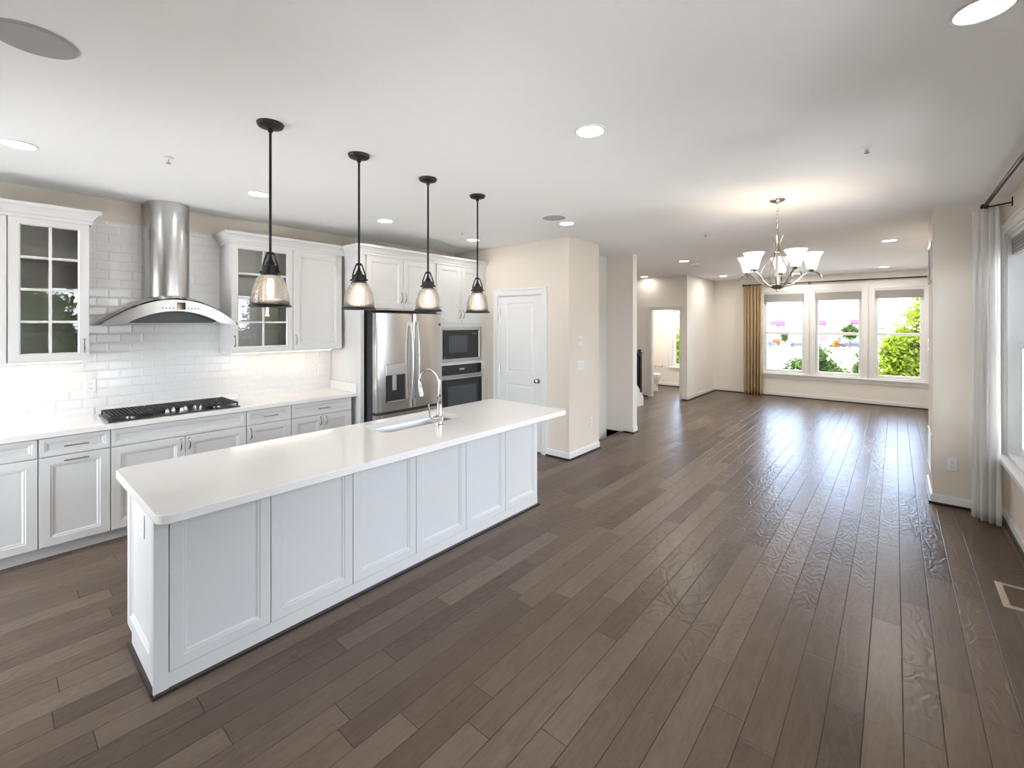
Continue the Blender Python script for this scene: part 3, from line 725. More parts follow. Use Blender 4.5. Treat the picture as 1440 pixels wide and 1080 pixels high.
for bx_, by, rr in ((-4.88, .76, .045), (-4.67, .76, .038), (-4.85, 1.06, .058), (-4.88, 1.365, .038), (-4.67, 1.365, .045)):
    m = MB(); m.lathe((bx_, by, .927), [(rr, 0), (rr, .010), (rr * .7, .012), (rr * .7, .018), (.001, .019)], 20); build('burner', m, M['nickel'], r, smooth=True)
for kx, ky in ((-4.612, .985), (-4.655, 1.035), (-4.612, 1.085), (-4.655, 1.12), (-4.655, 1.19), (-4.612, 1.225)):
    m = MB(); m.lathe((kx, ky, .927), [(.020, 0), (.020, .008), (.016, .012), (.014, .032), (.010, .034)], 18); m.box(kx - .013, kx + .013, ky - .0035, ky + .0035, .9612, .967); build('knob', m, M['chrome'], r, smooth=True)

# ------------------------------------------------------------------ refrigerator
FX = -4.285; FY0, FY1, FC = 2.752, 3.70, 3.243
r = thing('refrigerator', 'stainless french-door refrigerator with water dispenser', 'refrigerator', (-4.7, 3.2, 0))
m = MB(); m.box(-5.05, FX - .078, FY0 - .006, FY1, .02, 1.785); m.box(FX - .25, FX - .03, FY0 + .01, FY0 + .09, 1.785, 1.80); m.box(FX - .25, FX - .03, FY1 - .09, FY1 - .01, 1.785, 1.80); build('case', m, M['dkgrey'], r)
def fdoor(name, y0, y1, z0, z1, hole=None):
    # rounded vertical edges, slightly crowned front
    prof = []
    w = y1 - y0; nn = 10
    pts = [(FX - .075, y0), (FX - .016, y0), (FX - .005, y0 + .005), (FX, y0 + .018)]
    for i in range(1, nn): u = i / nn; pts.append((FX + .006 * math.sin(PI * u), y0 + .018 + (w - .036) * u))
    pts += [(FX, y1 - .018), (FX - .005, y1 - .005), (FX - .016, y1), (FX - .075, y1)]
    m = MB(); m.prism(pts, 'Z', z0, z1); return build(name, m, M['steelf'], r, smooth=True)
ld = fdoor('door', FY0, FC - .004, .70, 1.79)
rd = fdoor('door', FC + .004, FY1 - .01, .70, 1.79)
fz = fdoor('freezer_drawer', FY0, FY1 - .01, .06, .668)
def vhandle(par, y, z0, z1):
    m = MB(); pts = []
    for i in range(17):
        u = i / 16; pts.append((FX + .03 + .035 * math.sin(PI * u), y, z0 + (z1 - z0) * u))
    m.tube(pts, .0125, 12)
    for z in (z0 + .02, z1 - .02): m.box(FX, FX + .032, y - .011, y + .011, z - .02, z + .02)
    build('handle', m, M['steelt'], par, smooth=True)
vhandle(ld, FC - .042, .80, 1.69); vhandle(rd, FC + .042, .80, 1.69)
m = MB(); m.tube([(FX + .05, FY0 + .08 + (FY1 - FY0 - .16) * i / 12, .60) for i in range(13)], .0125, 12)
for y in (FY0 + .1, FY1 - .11): m.box(FX, FX + .05, y - .012, y + .012, .59, .61)
build('handle', m, M['steelt'], fz, smooth=True)
# dispenser: raised control head over a framed bay
m = MB(); m.box(FX + .004, FX + .018, 2.868, 3.13, 1.10, 1.222); build('dispenser_panel', m, M['steelt'], ld, bevel=.004)
m = MB(); m.rings((FX + .0045, 2.875, .795), EY, EZ, EX, .25, .305, [(0, 0), (0, .006), (.008, .006), (.014, .0035), (.02, .0035)]); build('dispenser_bay', m, mat('dispenser_grey', (.035, .036, .038), .25, .2), ld)
m = MB(); m.box(FX + .006, FX + .016, 2.955, 3.005, .93, 1.10); build('dispenser_paddle', m, M['steelt'], ld, bevel=.004)
m = MB(); m.box(FX + .004, FX + .022, 2.885, 3.115, .80, .812); build('drip_tray', m, M['steelt'], ld)
m = MB(); m.lathe((FX, 3.64, 1.665), [(.017, 0), (.017, .004), (.014, .005)], 20, 'X')
bd = build('badge', m, M['dkgrey'], rd)
m = MB()
for i in range(20):
    pass
m.tube([(FX + .0055, 3.64 + .0105 * math.cos(2 * PI * i / 20), 1.665 + .0105 * math.sin(2 * PI * i / 20)) for i in range(21)], .001, 6); build('badge_ring', m, M['chrome'], rd)

# ------------------------------------------------------------------ microwave and oven
r = thing('built_in_microwave', 'built-in microwave with black door set in stainless trim', 'microwave', (-4.7, 4.16, 1.165))
OX = XT + .012
m = MB(); m.ringframe((XT - .003, 3.782, 1.168), EY, EZ, EX, .765, .468, .052, .015); m.box(-4.9, XT - .002, 3.84, 4.49, 1.22, 1.58); build('trim_kit', m, M['steelt'], r)
m = MB(); m.rings((XT - .002, 3.832, 1.205), EY, EZ, EX, .640, .382, [(0, 0), (0, .012), (.004, .014)]); dd = build('door', m, M['blackg'], r)
m = MB(); m.rings((OX - .001, 3.93, 1.29), EY, EZ, EX, .34, .23, [(0, 0), (0, .0025)]); build('window', m, M['ovenwin'], dd)
m = MB(); m.box(OX, OX + .002, 3.85, 3.875, 1.222, 1.232); build('badge', m, M['pull'], dd)
m = MB(); m.box(OX - .0005, OX + .002, 4.36, 4.44, 1.52, 1.55); build('display', m, M['ovenwin'], dd)
r = thing('built_in_oven', 'built-in wall oven with black glass below the microwave', 'oven', (-4.7, 4.16, .46))
m = MB(); m.box(-5.0, XT - .005, 3.80, 4.53, .465, 1.13); build('oven_body', m, M['dkgrey'], r)
m = MB(); m.rings((XT - .004, 3.79, 1.005), EY, EZ, EX, .75, .122, [(0, 0), (0, .014), (.003, .016)]); cp = build('control_panel', m, M['blackg'], r)
m = MB(); m.box(OX + .0, OX + .0015, 4.12, 4.21, 1.055, 1.08); build('display', m, mat('oven_clock', (.2, .22, .24), .3, emis=(.6, .75, .8), estr=.06), cp)
m = MB(); m.rings((XT - .004, 3.79, .46), EY, EZ, EX, .75, .535, [(0, 0), (0, .026), (.004, .028)]); dd = build('door', m, M['steelt'], r)
m = MB(); m.rings((XT + .024, 3.80, .50), EY, EZ, EX, .73, .44, [(0, -.002), (0, .0015), (.004, .003)]); g_ = build('door_glass', m, M['blackg'], dd)
m = MB(); m.rings((XT + .026, 3.90, .55), EY, EZ, EX, .53, .30, [(0, 0), (0, .0015)]); build('window', m, M['ovenwin'], dd)
m = MB(); m.tube([(XT + .062 + .008 * math.sin(PI * i / 10), 3.815 + .70 * i / 10, .957) for i in range(11)], .012, 12)
for y in (3.83, 4.50): m.box(XT + .02, XT + .062, y - .012, y + .012, .948, .966)
build('handle', m, M['steelt'], dd, smooth=True)

# ------------------------------------------------------------------ island
IY0, IY1 = .492, 3.322; IXF = -2.52; IXB = -3.10
r = thing('kitchen_island', 'long pale grey panelled kitchen island with white quartz top', 'island', (-2.8, 1.9, 0))
m = MB(); m.box(IXB, IXF - .022, IY0 + .015, IY1, .10, .64)
m.box(IXB, IXF - .022, IY0 + .015, 1.77, .64, .873); m.box(IXB, IXF - .022, 2.585, IY1, .64, .873); m.box(IXB, -3.035, 1.77, 2.585, .64, .873); m.box(-2.655, IXF - .022, 1.77, 2.585, .64, .873); m.box(IXB + .08, IXF - .022, IY0 + .015, IY1, 0, .10); build('island_body', m, M['cab'], r)
ys = [.545, .985, 1.459, 1.936, 2.411, 2.869, 3.318]
for a, b in zip(ys[:-1], ys[1:]):
    m = MB(); g = .0018
    m.rings((IXF - .022, a + g, .085), EY, EZ, EX, b - a - 2 * g, .785, [(0, 0), (0, .019), (.002, .021), (.050, .021), (.054, .0165), (.062, .0165), (.07, .010)])
    build('side_panel', m, M['cab'], r)
m = MB(); m.box(IXF - .022, IXF - .004, IY0, IY1, .012, .083); build('plinth', m, M['cab'], r)
m = MB(); m.box(IXF - .03, IXF + .001, IY0 - .002, .543, .012, .873); m.box(IXF - .012, IXF - .002 + .005, IY0 - .005, IY0 - .001, .012, .873); build('corner_post', m, M['cab'], r, bevel=.003)
m = MB(); m.rings((IXB, IY0 + .016, .085), (1, 0, 0), (0, 0, 1), (0, -1, 0), IXF - IXB - .035, .785, [(0, 0), (0, .016), (.002, .018), (.06, .018), (.066, .012), (.074, .012), (.084, .006)]); build('end_panel', m, M['cab'], r)
m = MB(); m.box(IXB + .075, IXF - .03, IY0 + .004, IY0 + .015, .012, .083); build('plinth', m, M['cab'], r)
for k in range(5):
    a = .53 + k * .555; b = a + .55
    m = MB(); m.rings((IXB, a, .105), EY, EZ, (-1, 0, 0), b - a, .76, [(0, 0), (0, .018), (.055, .018), (.062, .012), (.07, .008)]); build('door', m, M['cab'], r)
m = MB(); m.box(IXF - .022, IXF + .018, IY0 - .012, IY1 + .012, 0, .014); m.box(IXB + .07, IXF, IY0 - .012, IY0 + .012, 0, .014); build('shoe_strip', m, M['shoe'], r)['label'] = 'dark brown strip at the floor'
def rr(x0, x1, y0, y1, rad, k=8):
    L = []
    for cx, cy, a0 in ((x1 - rad, y0 + rad, -PI / 2), (x1 - rad, y1 - rad, 0), (x0 + rad, y1 - rad, PI / 2), (x0 + rad, y0 + rad, PI)):
        for i in range(k + 1): a = a0 + (PI / 2) * i / k; L.append((cx + rad * math.cos(a), cy + rad * math.sin(a)))
    return L
CX0, CX1, CY0, CY1 = -3.112, -2.20, .438, 3.345
SX0, SX1, SY0, SY1 = -3.005, -2.685, 1.80, 2.555
def lz(lp, z): return [(x, y, z) for x, y in lp]
O1 = rr(CX0, CX1, CY0, CY1, .055); O2 = rr(CX0 + .003, CX1 - .003, CY0 + .003, CY1 - .003, .055)
I1 = rr(SX0, SX1, SY0, SY1, .07)
m = MB(); m.loft([lz(O1, .878), lz(O1, .912), lz(O2, .915), lz(I1, .915), lz(I1, .875), lz(O2, .875), lz(O1, .878)], False, False)
tag(build('island_countertop', m, M['quartz']), 'white quartz slab with rounded corners on the island', 'countertop')
r = thing('kitchen_sink', 'undermount stainless steel sink basin in the island top', 'sink', ((SX0 + SX1) / 2, (SY0 + SY1) / 2, .66))
def sk(i, z, rad=.07): return lz(rr(SX0 + i, SX1 - i, SY0 + i, SY1 - i, max(.02, rad)), z)
m = MB(); m.loft([sk(-.015, .874, .075), sk(-.004, .874), sk(-.002, .868), sk(.002, .70), sk(.012, .675, .06), sk(.04, .664, .05), sk(.10, .661, .04)], False, True)
build('basin', m, M['steel'], r, smooth=True, solid=.0015)
m = MB(); m.lathe(((SX0 + SX1) / 2, (SY0 + SY1) / 2 + .1, .662), [(.045, 0), (.045, .003), (.036, .003), (.03, .001)], 20); build('drain', m, M['chrome'], r, smooth=True)
r = thing('kitchen_faucet', 'tall chrome gooseneck pull-down faucet beside the island sink', 'faucet', (-2.60, 2.21, .915))
fx, fy = -2.60, 2.21
m = MB(); m.lathe((fx, fy, .915), [(.030, 0), (.030, .006), (.024, .012), (.022, .06), (.026, .07), (.024, .085), (.019, .10), (.020, .16), (.017, .205), (.020, .21), (.020, .225), (.012, .23)], 20); build('body', m, M['chrome'], r, smooth=True)
pts = [(fx, fy, 1.14), (fx, fy, 1.22)]; R_ = .098; dx, dy = -.985, -.17
for i in range(15):
    a = PI - PI * i / 14 * 1.10; pts.append((fx + dx * (R_ + R_ * math.cos(a)), fy + dy * (R_ + R_ * math.cos(a)), 1.228 + R_ * math.sin(a)))
m = MB(); m.tube(pts, .0115, 12); sp_ = build('spout', m, M['chrome'], r, smooth=True)
e = Vector(pts[-1]); d = (Vector(pts[-1]) - Vector(pts[-2])).normalized()
m = MB(); m.tube([e - d * .005, e + d * .01, e + d * .07, e + d * .085], [.013, .0145, .018, .0165], 14); build('spray_head', m, M['chrome'], sp_, smooth=True)
m = MB(); m.tube([(fx, fy - .015, .972), (fx - .005, fy - .06, .972)], .014, 12); m.tube([(fx - .005, fy - .055, .972), (fx - .01, fy - .075, .99), (fx - .012, fy - .09, 1.055), (fx - .008, fy - .095, 1.08)], [.011, .009, .006, .007], 10); build('lever', m, M['chrome'], r, smooth=True)

# ------------------------------------------------------------------ wall plates
def plate(name, c, n, w, h, kind, label, group=None, k=1):
    # c centre on wall, n normal axis e.g. (1,0,0)
    n = Vector(n); u = Vector((n.y, -n.x, 0)); u = Vector((0, 1, 0)) if abs(n.x) > .5 else Vector((1, 0, 0)); v = Vector((0, 0, 1)); c = Vector(c)
    r = thing(name, label, {'outlet': 'power outlet', 'switch': 'light switch', 'thermostat': 'thermostat', 'keypad': 'keypad'}[kind], c, group)
    m = MB(); m.rings(c - u * w / 2 - v * h / 2 + n * .0005, u, v, n, w, h, [(0, 0), (0, .003), (.004, .006)]); build('plate', m, M['plate'], r)
    if kind == 'outlet':
        for s in (-1, 1):
            q = c + v * s * .020; m = MB(); m.rings(q - u * .016 - v * .014 + n * .0055, u, v, n, .032, .028, [(0, 0), (0, .0015), (.003, .0025)]); so = build('socket', m, M['plate'], r)
            m = MB()
            for t in (-.007, .007):
                a = q + u * t + n * .0078; m.rings(a - u * .0012 - v * .005, u, v, n, .0024, .010, [(0, 0), (0, .0006)])
            m.rings(q - u * .002 - v * .0115 + n * .0078, u, v, n, .004, .004, [(0, 0), (0, .0006)])
            build('slots', m, M['slot'], so)
    elif kind == 'switch':
        for i in range(k):
            q = c + u * (i - (k - 1) / 2) * .046; m = MB(); m.rings(q - u * .016 - v * .033 + n * .0055, u, v, n, .032, .066, [(0, 0), (0, .002), (.002, .005)]); build('rocker', m, M['plate'], r)
    else:
        m = MB(); m.rings(c - u * w * .32 - v * h * .1 + n * .0055, u, v, n, w * .64, h * .35, [(0, 0), (0, .003)]); build('screen', m, M['cab'], r)
    return r
TX = XL + .008
plate('power_outlet', (TX, .57, 1.16), (1, 0, 0), .07, .115, 'outlet', 'white outlet on the tile between left glass cabinet and cooktop')
plate('power_outlet', (TX, 1.84, 1.155), (1, 0, 0), .07, .115, 'outlet', 'white outlet on the tile below the right glass cabinet')
plate('power_outlet', (TX, 2.525, 1.145), (1, 0, 0), .07, .115, 'outlet', 'white outlet on the tile nearest the refrigerator surround')
plate('power_outlet', (-2.80, IY0 - .002 + .012, .69), (0, -1, 0), .07, .115, 'outlet', 'white outlet on the near end panel of the island')
plate('power_outlet', (.395, 5.74, .385), (0, -1, 0), .072, .115, 'outlet', 'white outlet low on the column left of the white curtain')
plate('power_outlet', (-3.04, 5.16, .39), (1, 0, 0), .07, .115, 'outlet', 'white outlet low on the pantry side wall')
plate('light_switch', (-3.04, 4.90, 1.145), (1, 0, 0), .155, .115, 'switch', 'white triple rocker switch on the pantry side wall', k=3)
plate('security_keypad', (-3.04, 4.89, 1.46), (1, 0, 0), .10, .12, 'keypad', 'small white keypad above the triple switch on the pantry side wall')
plate('thermostat', (.265, 6.3, 1.45), (-1, 0, 0), .11, .12, 'thermostat', 'small white thermostat on the side of the column beyond the far grille')
# grilles
def grille(y0, y1, z0, z1, label, k):
    r = thing('air_grille', label, 'vent', (.265, (y0 + y1) / 2, z0), 'white wall grilles on the column side')
    m = MB(); m.ringframe((.2645, y0, z0), EY, EZ, (-1, 0, 0), y1 - y0, z1 - z0, .022, .009); build('frame', m, M['trim'], r)
    m = MB()
    for i in range(k):
        z = z0 + .024 + (z1 - z0 - .048) * (i + .5) / k; h_ = (z1 - z0 - .048) / k * .42
        m.prism([(.2640, z + h_), (.257, z - h_ * .6), (.2575, z - h_), (.2645, z + h_ * .5)], 'Y', y0 + .02, y1 - .02)
    build('louvres', m, M['trim'], r)
grille(5.84, 6.38, 2.085, 2.46, 'white louvred grille high on the column side', 17)
grille(5.80, 6.36, .25, .62, 'white louvred return grille low on the column side', 17)
r = thing('floor_register', 'tan metal floor register set in the floor by the right wall', 'floor vent', (.57, 4.09, 0))
m = MB(); m.rings((.488, 3.915, 0.0005), (1, 0, 0), (0, 1, 0), (0, 0, 1), .17, .345, [(0, 0), (.002, .004), (.03, .006), (.034, .003)]); build('frame', m, M['tanm'], r)
m = MB(); m.box(.521, .625, 3.948, 4.227, .0036, .0040)
for i in range(16): y = 3.957 + i * .0172; m.box(.523, .623, y, y + .006, .0041, .0058)
build('louvres', m, M['brownm'], r)

# ------------------------------------------------------------------ pendant lights
def pendant_proto(x, y):
    zt = 2.05; r = thing('pendant_light', '', 'pendant light', (x, y, 1.765), 'black pendants with seeded glass shades over the island')
    m = MB(); m.lathe((x, y, H), [(.066, 0), (.066, -.006), (.060, -.018), (.040, -.026), (.014, -.028), (.012, -.045), (.006, -.05)], 28); build('canopy', m, M['black'], r, smooth=True)
    m = MB(); m.tube([(x, y, H - .04), (x, y, zt - .02)], .0068, 10); build('rod', m, M['black'], r, smooth=True)
    m = MB()
    m.lathe((x, y, 0), [(.016, zt + .006), (.020, zt), (.020, zt - .006), (.008, zt - .010)], 16)
    for s in (-1, 1):
        px, py = s * .76, s * .65
        m.tube([(x + px * q, y + py * q, z) for q, z in ((.016, zt - .002), (.024, zt - .02), (.038, zt - .06), (.041, zt - .08), (.041, zt - .105))], .0045, 8)
        m.tube([(x + px * .036, y + py * .036, zt - .098), (x + px * .055, y + py * .055, zt - .100)], .006, 10)
    build('bracket', m, M['black'], r, smooth=True)
    m = MB(); m.lathe((x, y, 0), [(.008, zt - .02), (.010, zt - .035), (.020, zt - .052), (.022, zt - .062), (.035, zt - .068), (.037, zt - .108), (.046, zt - .112), (.048, zt - .118), (.02, zt - .120), (.018, zt - .135)], 24); build('socket', m, M['black'], r, smooth=True)
    m = MB(); pr = [(.036, 1.933), (.052, 1.927), (.066, 1.910), (.077, 1.882), (.085, 1.845), (.090, 1.805), (.092, 1.776)]
    m.lathe((x, y, 0), pr, 36, cap0=False, cap1=False); sh = build('glass_shade', m, M['seed'], r, smooth='all', solid=.003)
    m = MB(); m.lathe((x, y, 0), [(.090, 1.778), (.099, 1.776), (.104, 1.768), (.103, 1.764), (.094, 1.764), (.090, 1.778)], 36, cap0=False, cap1=False); build('shade_rim', m, M['black'], sh, smooth=True)
    m = MB(); m.lathe((x, y, 0), [(.011, 1.918), (.012, 1.905), (.016, 1.888), (.017, 1.868), (.016, 1.835), (.011, 1.818), (.002, 1.813)], 16); build('bulb', m, M['bulb'], r, smooth='all')
    return r
PP = [(-2.53, .985), (-2.576, 1.532), (-2.61, 2.11), (-2.642, 2.656)]
pp = pendant_proto(*PP[0]); labs = ['nearest black pendant with seeded glass shade, in front of the right glass cabinet', 'second nearest black glass pendant over the island', 'third black glass pendant, hanging before the refrigerator', 'furthest black glass pendant, hanging before the oven cabinet']
for i, (x, y) in enumerate(PP):
    o = pp if i == 0 else copy_tree(pp); o.location = (x, y, 1.765); o['label'] = labs[i]
    l = bpy.data.lights.new('pendant_glow', 'POINT'); l.energy = .35; l.color = (1, .84, .68); l.shadow_soft_size = .03; lo = bpy.data.objects.new('pendant_glow', l); COL.objects.link(lo); lo.location = (x, y, 1.79)

# ------------------------------------------------------------------ recessed lights
def recessed_proto():
    r = thing('recessed_light', '', 'ceiling light', (0, 0, H), 'round recessed ceiling lights')
    m = MB(); m.lathe((0, 0, H), [(.086, 0), (.086, -.004), (.076, -.007), (.070, -.0035), (.070, 0)], 36, cap0=False, cap1=False); build('trim_ring', m, M['trim'], r, smooth=True)
    m = MB(); m.lathe((0, 0, H), [(.070, -.0005), (.070, -.0032), (.03, -.004), (.001, -.004)], 36); build('lens', m, M['lamp'], r, smooth=True)
    return r
RL = [(-3.961, .129, 'recessed light at the upper left above the left glass cabinet'), (-3.975, 1.457, 'recessed light just left of the nearest pendant rod'),
      (-4.02, 2.69, 'recessed light between the second and third pendant rods'), (-4.08, 4.025, 'recessed light by the furthest pendant rod, near the pantry wall'),
      (-1.282, 2.168, 'largest whole recessed light, alone in the middle of the ceiling'), (-2.653, 4.006, 'recessed light beside the round ceiling speaker near the pantry corner'),
      (.227, 2.188, 'big recessed light at the upper right picture corner'), (-2.732, 7.713, 'recessed light nearest the far smoke alarm'),
      (-4.33, 9.698, 'recessed light in front of the powder room door'), (-3.375 + .45, 10.718, 'recessed light near the corner by the far curtain'),
      (-.055, 7.507, 'recessed light at right, nearer of two before the far windows'), (-.162, 10.909, 'recessed light closest to the far right window'),
      (-1.6, 11.2, 'recessed light seen behind the chandelier'),
      (-4.3, 10.9, 'unseen fill light added to the powder room ceiling'),  # unseen light added to brighten the powder room walls
      (-2.6, -.7, 'recessed light behind the viewer near the patio door')]
rp_ = recessed_proto()
for i, (x, y, lab) in enumerate(RL):
    o = rp_ if i == 0 else copy_tree(rp_); o.location = (x, y, H); o['label'] = lab
    l = bpy.data.lights.new('downlight', 'AREA'); l.shape = 'DISK'; l.size = .13; l.energy = (1.3 if y < 5 else {9.698: .8, 10.718: 4, 10.9: 15, 10.909: 8, 11.2: 8}.get(y, 14)); l.color = (1, .93, .84)
    lo = bpy.data.objects.new('downlight', l); COL.objects.link(lo); lo.location = (x, y, H - .012)

# ------------------------------------------------------------------ ceiling speakers, sprinklers, smoke alarm
for x, y, lab in ((-2.455, .118, 'round grey ceiling speaker at the upper left picture corner'), (-2.60, 3.70, 'round ceiling speaker near the pantry corner')):
    r = thing('ceiling_speaker', lab, 'ceiling speaker', (x, y, H), 'ceiling speakers')
    m = MB(); m.lathe((x, y, H), [(.122, 0), (.122, -.005), (.114, -.006)], 40); build('rim', m, M['trim'] if y > 1 else M['speaker'], r, smooth=True)
    m = MB(); m.lathe((x, y, H), [(.114, -.0055), (.112, -.0085), (.001, -.009)], 40); build('grille', m, M['speaker'], r, smooth=True)
def sprinkler(x, y, lab):
    r = thing('fire_sprinkler', lab, 'sprinkler', (x, y, H), 'small ceiling sprinklers')
    m = MB(); m.lathe((x, y, H), [(.030, 0), (.028, -.004), (.012, -.006), (.008, -.02)], 20); build('escutcheon', m, M['plate'], r, smooth=True)
    m = MB(); m.lathe((x, y, H), [(.004, -.015), (.004, -.036), (.014, -.037), (.014, -.040)], 12)
    for s in (-1, 1): m.tube([(x + s * .007, y, H - .012), (x + s * .010, y, H - .025), (x, y, H - .037)], .0018, 6)
    build('head', m, M['pull'], r, smooth=True)
for x, y, lab in ((-3.536, .761, 'small sprinkler head in front of the hood chimney'), (-.13, 3.438, 'small sprinkler head on the ceiling right of the chandelier'), (-3.792, 3.564, 'small sprinkler head before the furthest pendant rod'), (-1.702, 5.507, 'small sprinkler head left of the chandelier'), (-1.2, 10.4, 'small sprinkler head behind the chandelier near far windows')): sprinkler(x, y, lab)
r = thing('smoke_alarm', 'flat white smoke alarm on the ceiling toward the powder room', 'smoke alarm', (-2.70, 8.16, H))
m = MB(); m.lathe((-2.70, 8.16, H), [(.065, 0), (.065, -.012), (.055, -.026), (.03, -.032), (.001, -.032)], 28); build('housing', m, M['plate'], r, smooth=True)
m = MB(); m.lathe((-2.66, 8.14, H), [(.006, -.028), (.006, -.0335)], 10); build('indicator', m, M['slot'], r)

# ------------------------------------------------------------------ chandelier
cx, cy = -.772, 4.421
r = thing('chandelier', 'brushed nickel five-arm chandelier with frosted glass bell shades', 'chandelier', (cx, cy, 1.95))
m = MB(); m.lathe((cx, cy, H), [(.064, 0), (.062, -.010), (.045, -.020), (.012, -.026), (.010, -.04)], 28); build('canopy', m, M['nickel'], r, smooth=True)
m = MB(); z = H - .035; k = 0
while z > 2.475:
    pts = []
    for i in range(13):
        a = 2 * PI * i / 12; u = .0085 * math.cos(a); w = .0185 * math.sin(a)
        pts.append((cx + (u if k % 2 else 0), cy + (0 if k % 2 else u), z - .0185 + w))
    m.tube(pts, .0024, 6); z -= .029; k += 1
build('chain', m, M['nickel'], r, smooth=True)
m = MB(); m.tube([(cx, cy, 2.49), (cx, cy, 2.0)], .008, 10); m.lathe((cx, cy, 0), [(.004, 2.31), (.022, 2.30), (.024, 2.29), (.022, 2.28), (.008, 2.27)], 16)
build('stem', m, M['nickel'], r, smooth=True)
m = MB(); m.lathe((cx, cy, 0), [(.062, 2.012), (.066, 2.004), (.055, 1.988), (.030, 1.974), (.010, 1.968), (.010, 1.955), (.001, 1.948)], 28); build('bottom_bowl', m, M['nickel'], r, smooth=True)
th0 = math.atan2(-cy, -cx)     # towards the viewer
def spline(P, n=8):
    out = []
    for i in range(len(P) - 1):
        p0 = Vector(P[max(i - 1, 0)]); p1 = Vector(P[i]); p2 = Vector(P[i + 1]); p3 = Vector(P[min(i + 2, len(P) - 1)])
        for k in range(n):
            t = k / n; out.append(.5 * ((2 * p1) + (-p0 + p2) * t + (2 * p0 - 5 * p1 + 4 * p2 - p3) * t * t + (-p0 + 3 * p1 - 3 * p2 + p3) * t ** 3))
    out.append(Vector(P[-1])); return out
for k in range(5):
    a = th0 + math.radians(30 + 72 * k); ca, sa = math.cos(a), math.sin(a)
    P = lambda q, z: (cx + q * ca, cy + q * sa, z)
    arm = [P(.02, 2.0), P(.08, 2.0), (P(.14, 2.035)), P(.20, 2.095), P(.25, 2.118), P(.30, 2.10), P(.325, 2.065)]
    m = MB(); m.tube(spline(arm, 6), .0065, 8); am_ = build('arm', m, M['nickel'], r, smooth=True)
    a2 = a + math.radians(36); c2, s2 = math.cos(a2), math.sin(a2)
    Q = lambda q, z: (cx + q * c2, cy + q * s2, z)
    m = MB(); m.tube(spline([Q(.045, 2.43), Q(.022, 2.37), Q(.018, 2.31), Q(.05, 2.25), Q(.115, 2.15), Q(.12, 2.08), Q(.07, 2.01), Q(.03, 1.995)], 6), .0045, 8); build('cage_rib', m, M['nickel'], r, smooth=True)
    sx_, sy_ = cx + .255 * ca, cy + .255 * sa
    m = MB(); m.lathe((sx_, sy_, 0), [(.008, 2.112), (.026, 2.122), (.030, 2.130), (.026, 2.136)], 18); build('shade_holder', m, M['nickel'], am_, smooth=True)
    m = MB(); m.lathe((sx_, sy_, 0), [(.026, 2.134), (.034, 2.142), (.042, 2.170), (.050, 2.205), (.062, 2.240), (.082, 2.272)], 28, cap1=False); build('glass_shade', m, M['shade'], am_, smooth='all', solid=.003)
    m = MB(); m.lathe((sx_, sy_, 0), [(.010, 2.14), (.022, 2.17), (.026, 2.195), (.020, 2.215), (.002, 2.225)], 14); build('bulb', m, mat('chandelier_bulb', (1, 1, 1), emis=(1, .82, .6), estr=4.0), am_, smooth='all')
    l = bpy.data.lights.new('chandelier_glow', 'POINT'); l.energy = .32; l.color = (1, .76, .52); l.shadow_soft_size = .03; lo = bpy.data.objects.new('chandelier_glow', l); COL.objects.link(lo); lo.location = (sx_, sy_, 2.262)

# ------------------------------------------------------------------ staircase with black railing
r = thing('staircase', 'white staircase with black railing rising behind the hall wall', 'staircase', (-4.5, 7.9, 0))
sxo = -3.945; run, rise = .255, .19
m = MB(); poly = [(8.80, 0), (8.80, .16), (8.68, .30)]; yend = 6.60
poly += [(yend, .30 + (8.68 - yend) * rise / run), (yend, .0)]
m.prism([(y, z) for y, z in poly], 'X', sxo - .03, sxo); build('stringer', m, M['trim'], r)
m = MB(); y = 8.62
for i in range(8): m.box(XL, sxo - .03, y - run, y, 0 if i == 0 else i * rise - .02, (i + 1) * rise - .03); y -= run
build('risers', m, M['trim'], r)
m = MB(); y = 8.62
for i in range(8): m.box(XL, sxo - .03, y - run, y + .025, (i + 1) * rise - .03, (i + 1) * rise); y -= run
build('treads', m, M['floor'], r)
m = MB(); m.box(sxo - .055, sxo + .015, 8.625, 8.695, .28, 1.08); m.box(sxo - .065, sxo + .025, 8.615, 8.705, 1.08, 1.10); m.lathe((sxo - .02, 8.66, 1.10), [(.02, 0), (.035, .02), (.03, .045), (.005, .06)], 14); nw = build('newel_post', m, M['darkwood'], r, smooth=True)
m = MB(); 
sl = rise / run
m.loft([[(sxo - .05, yy, zz), (sxo + .01, yy, zz), (sxo + .01, yy, zz + .05), (sxo - .05, yy, zz + .05)] for yy, zz in ((8.63, 1.0), (yend, 1.0 + (8.63 - yend) * sl))]); build('handrail', m, M['darkwood'], r)
y = 8.56
while y > yend + .05:
    zb = .30 + (8.68 - y) * sl; zt = 1.0 + (8.63 - y) * sl
    m = MB(); m.tube([(sxo - .02, y, zb - .01), (sxo - .02, y, zt + .01)], .016, 8); build('baluster', m, M['darkwood'], r, smooth=True); y -= .105

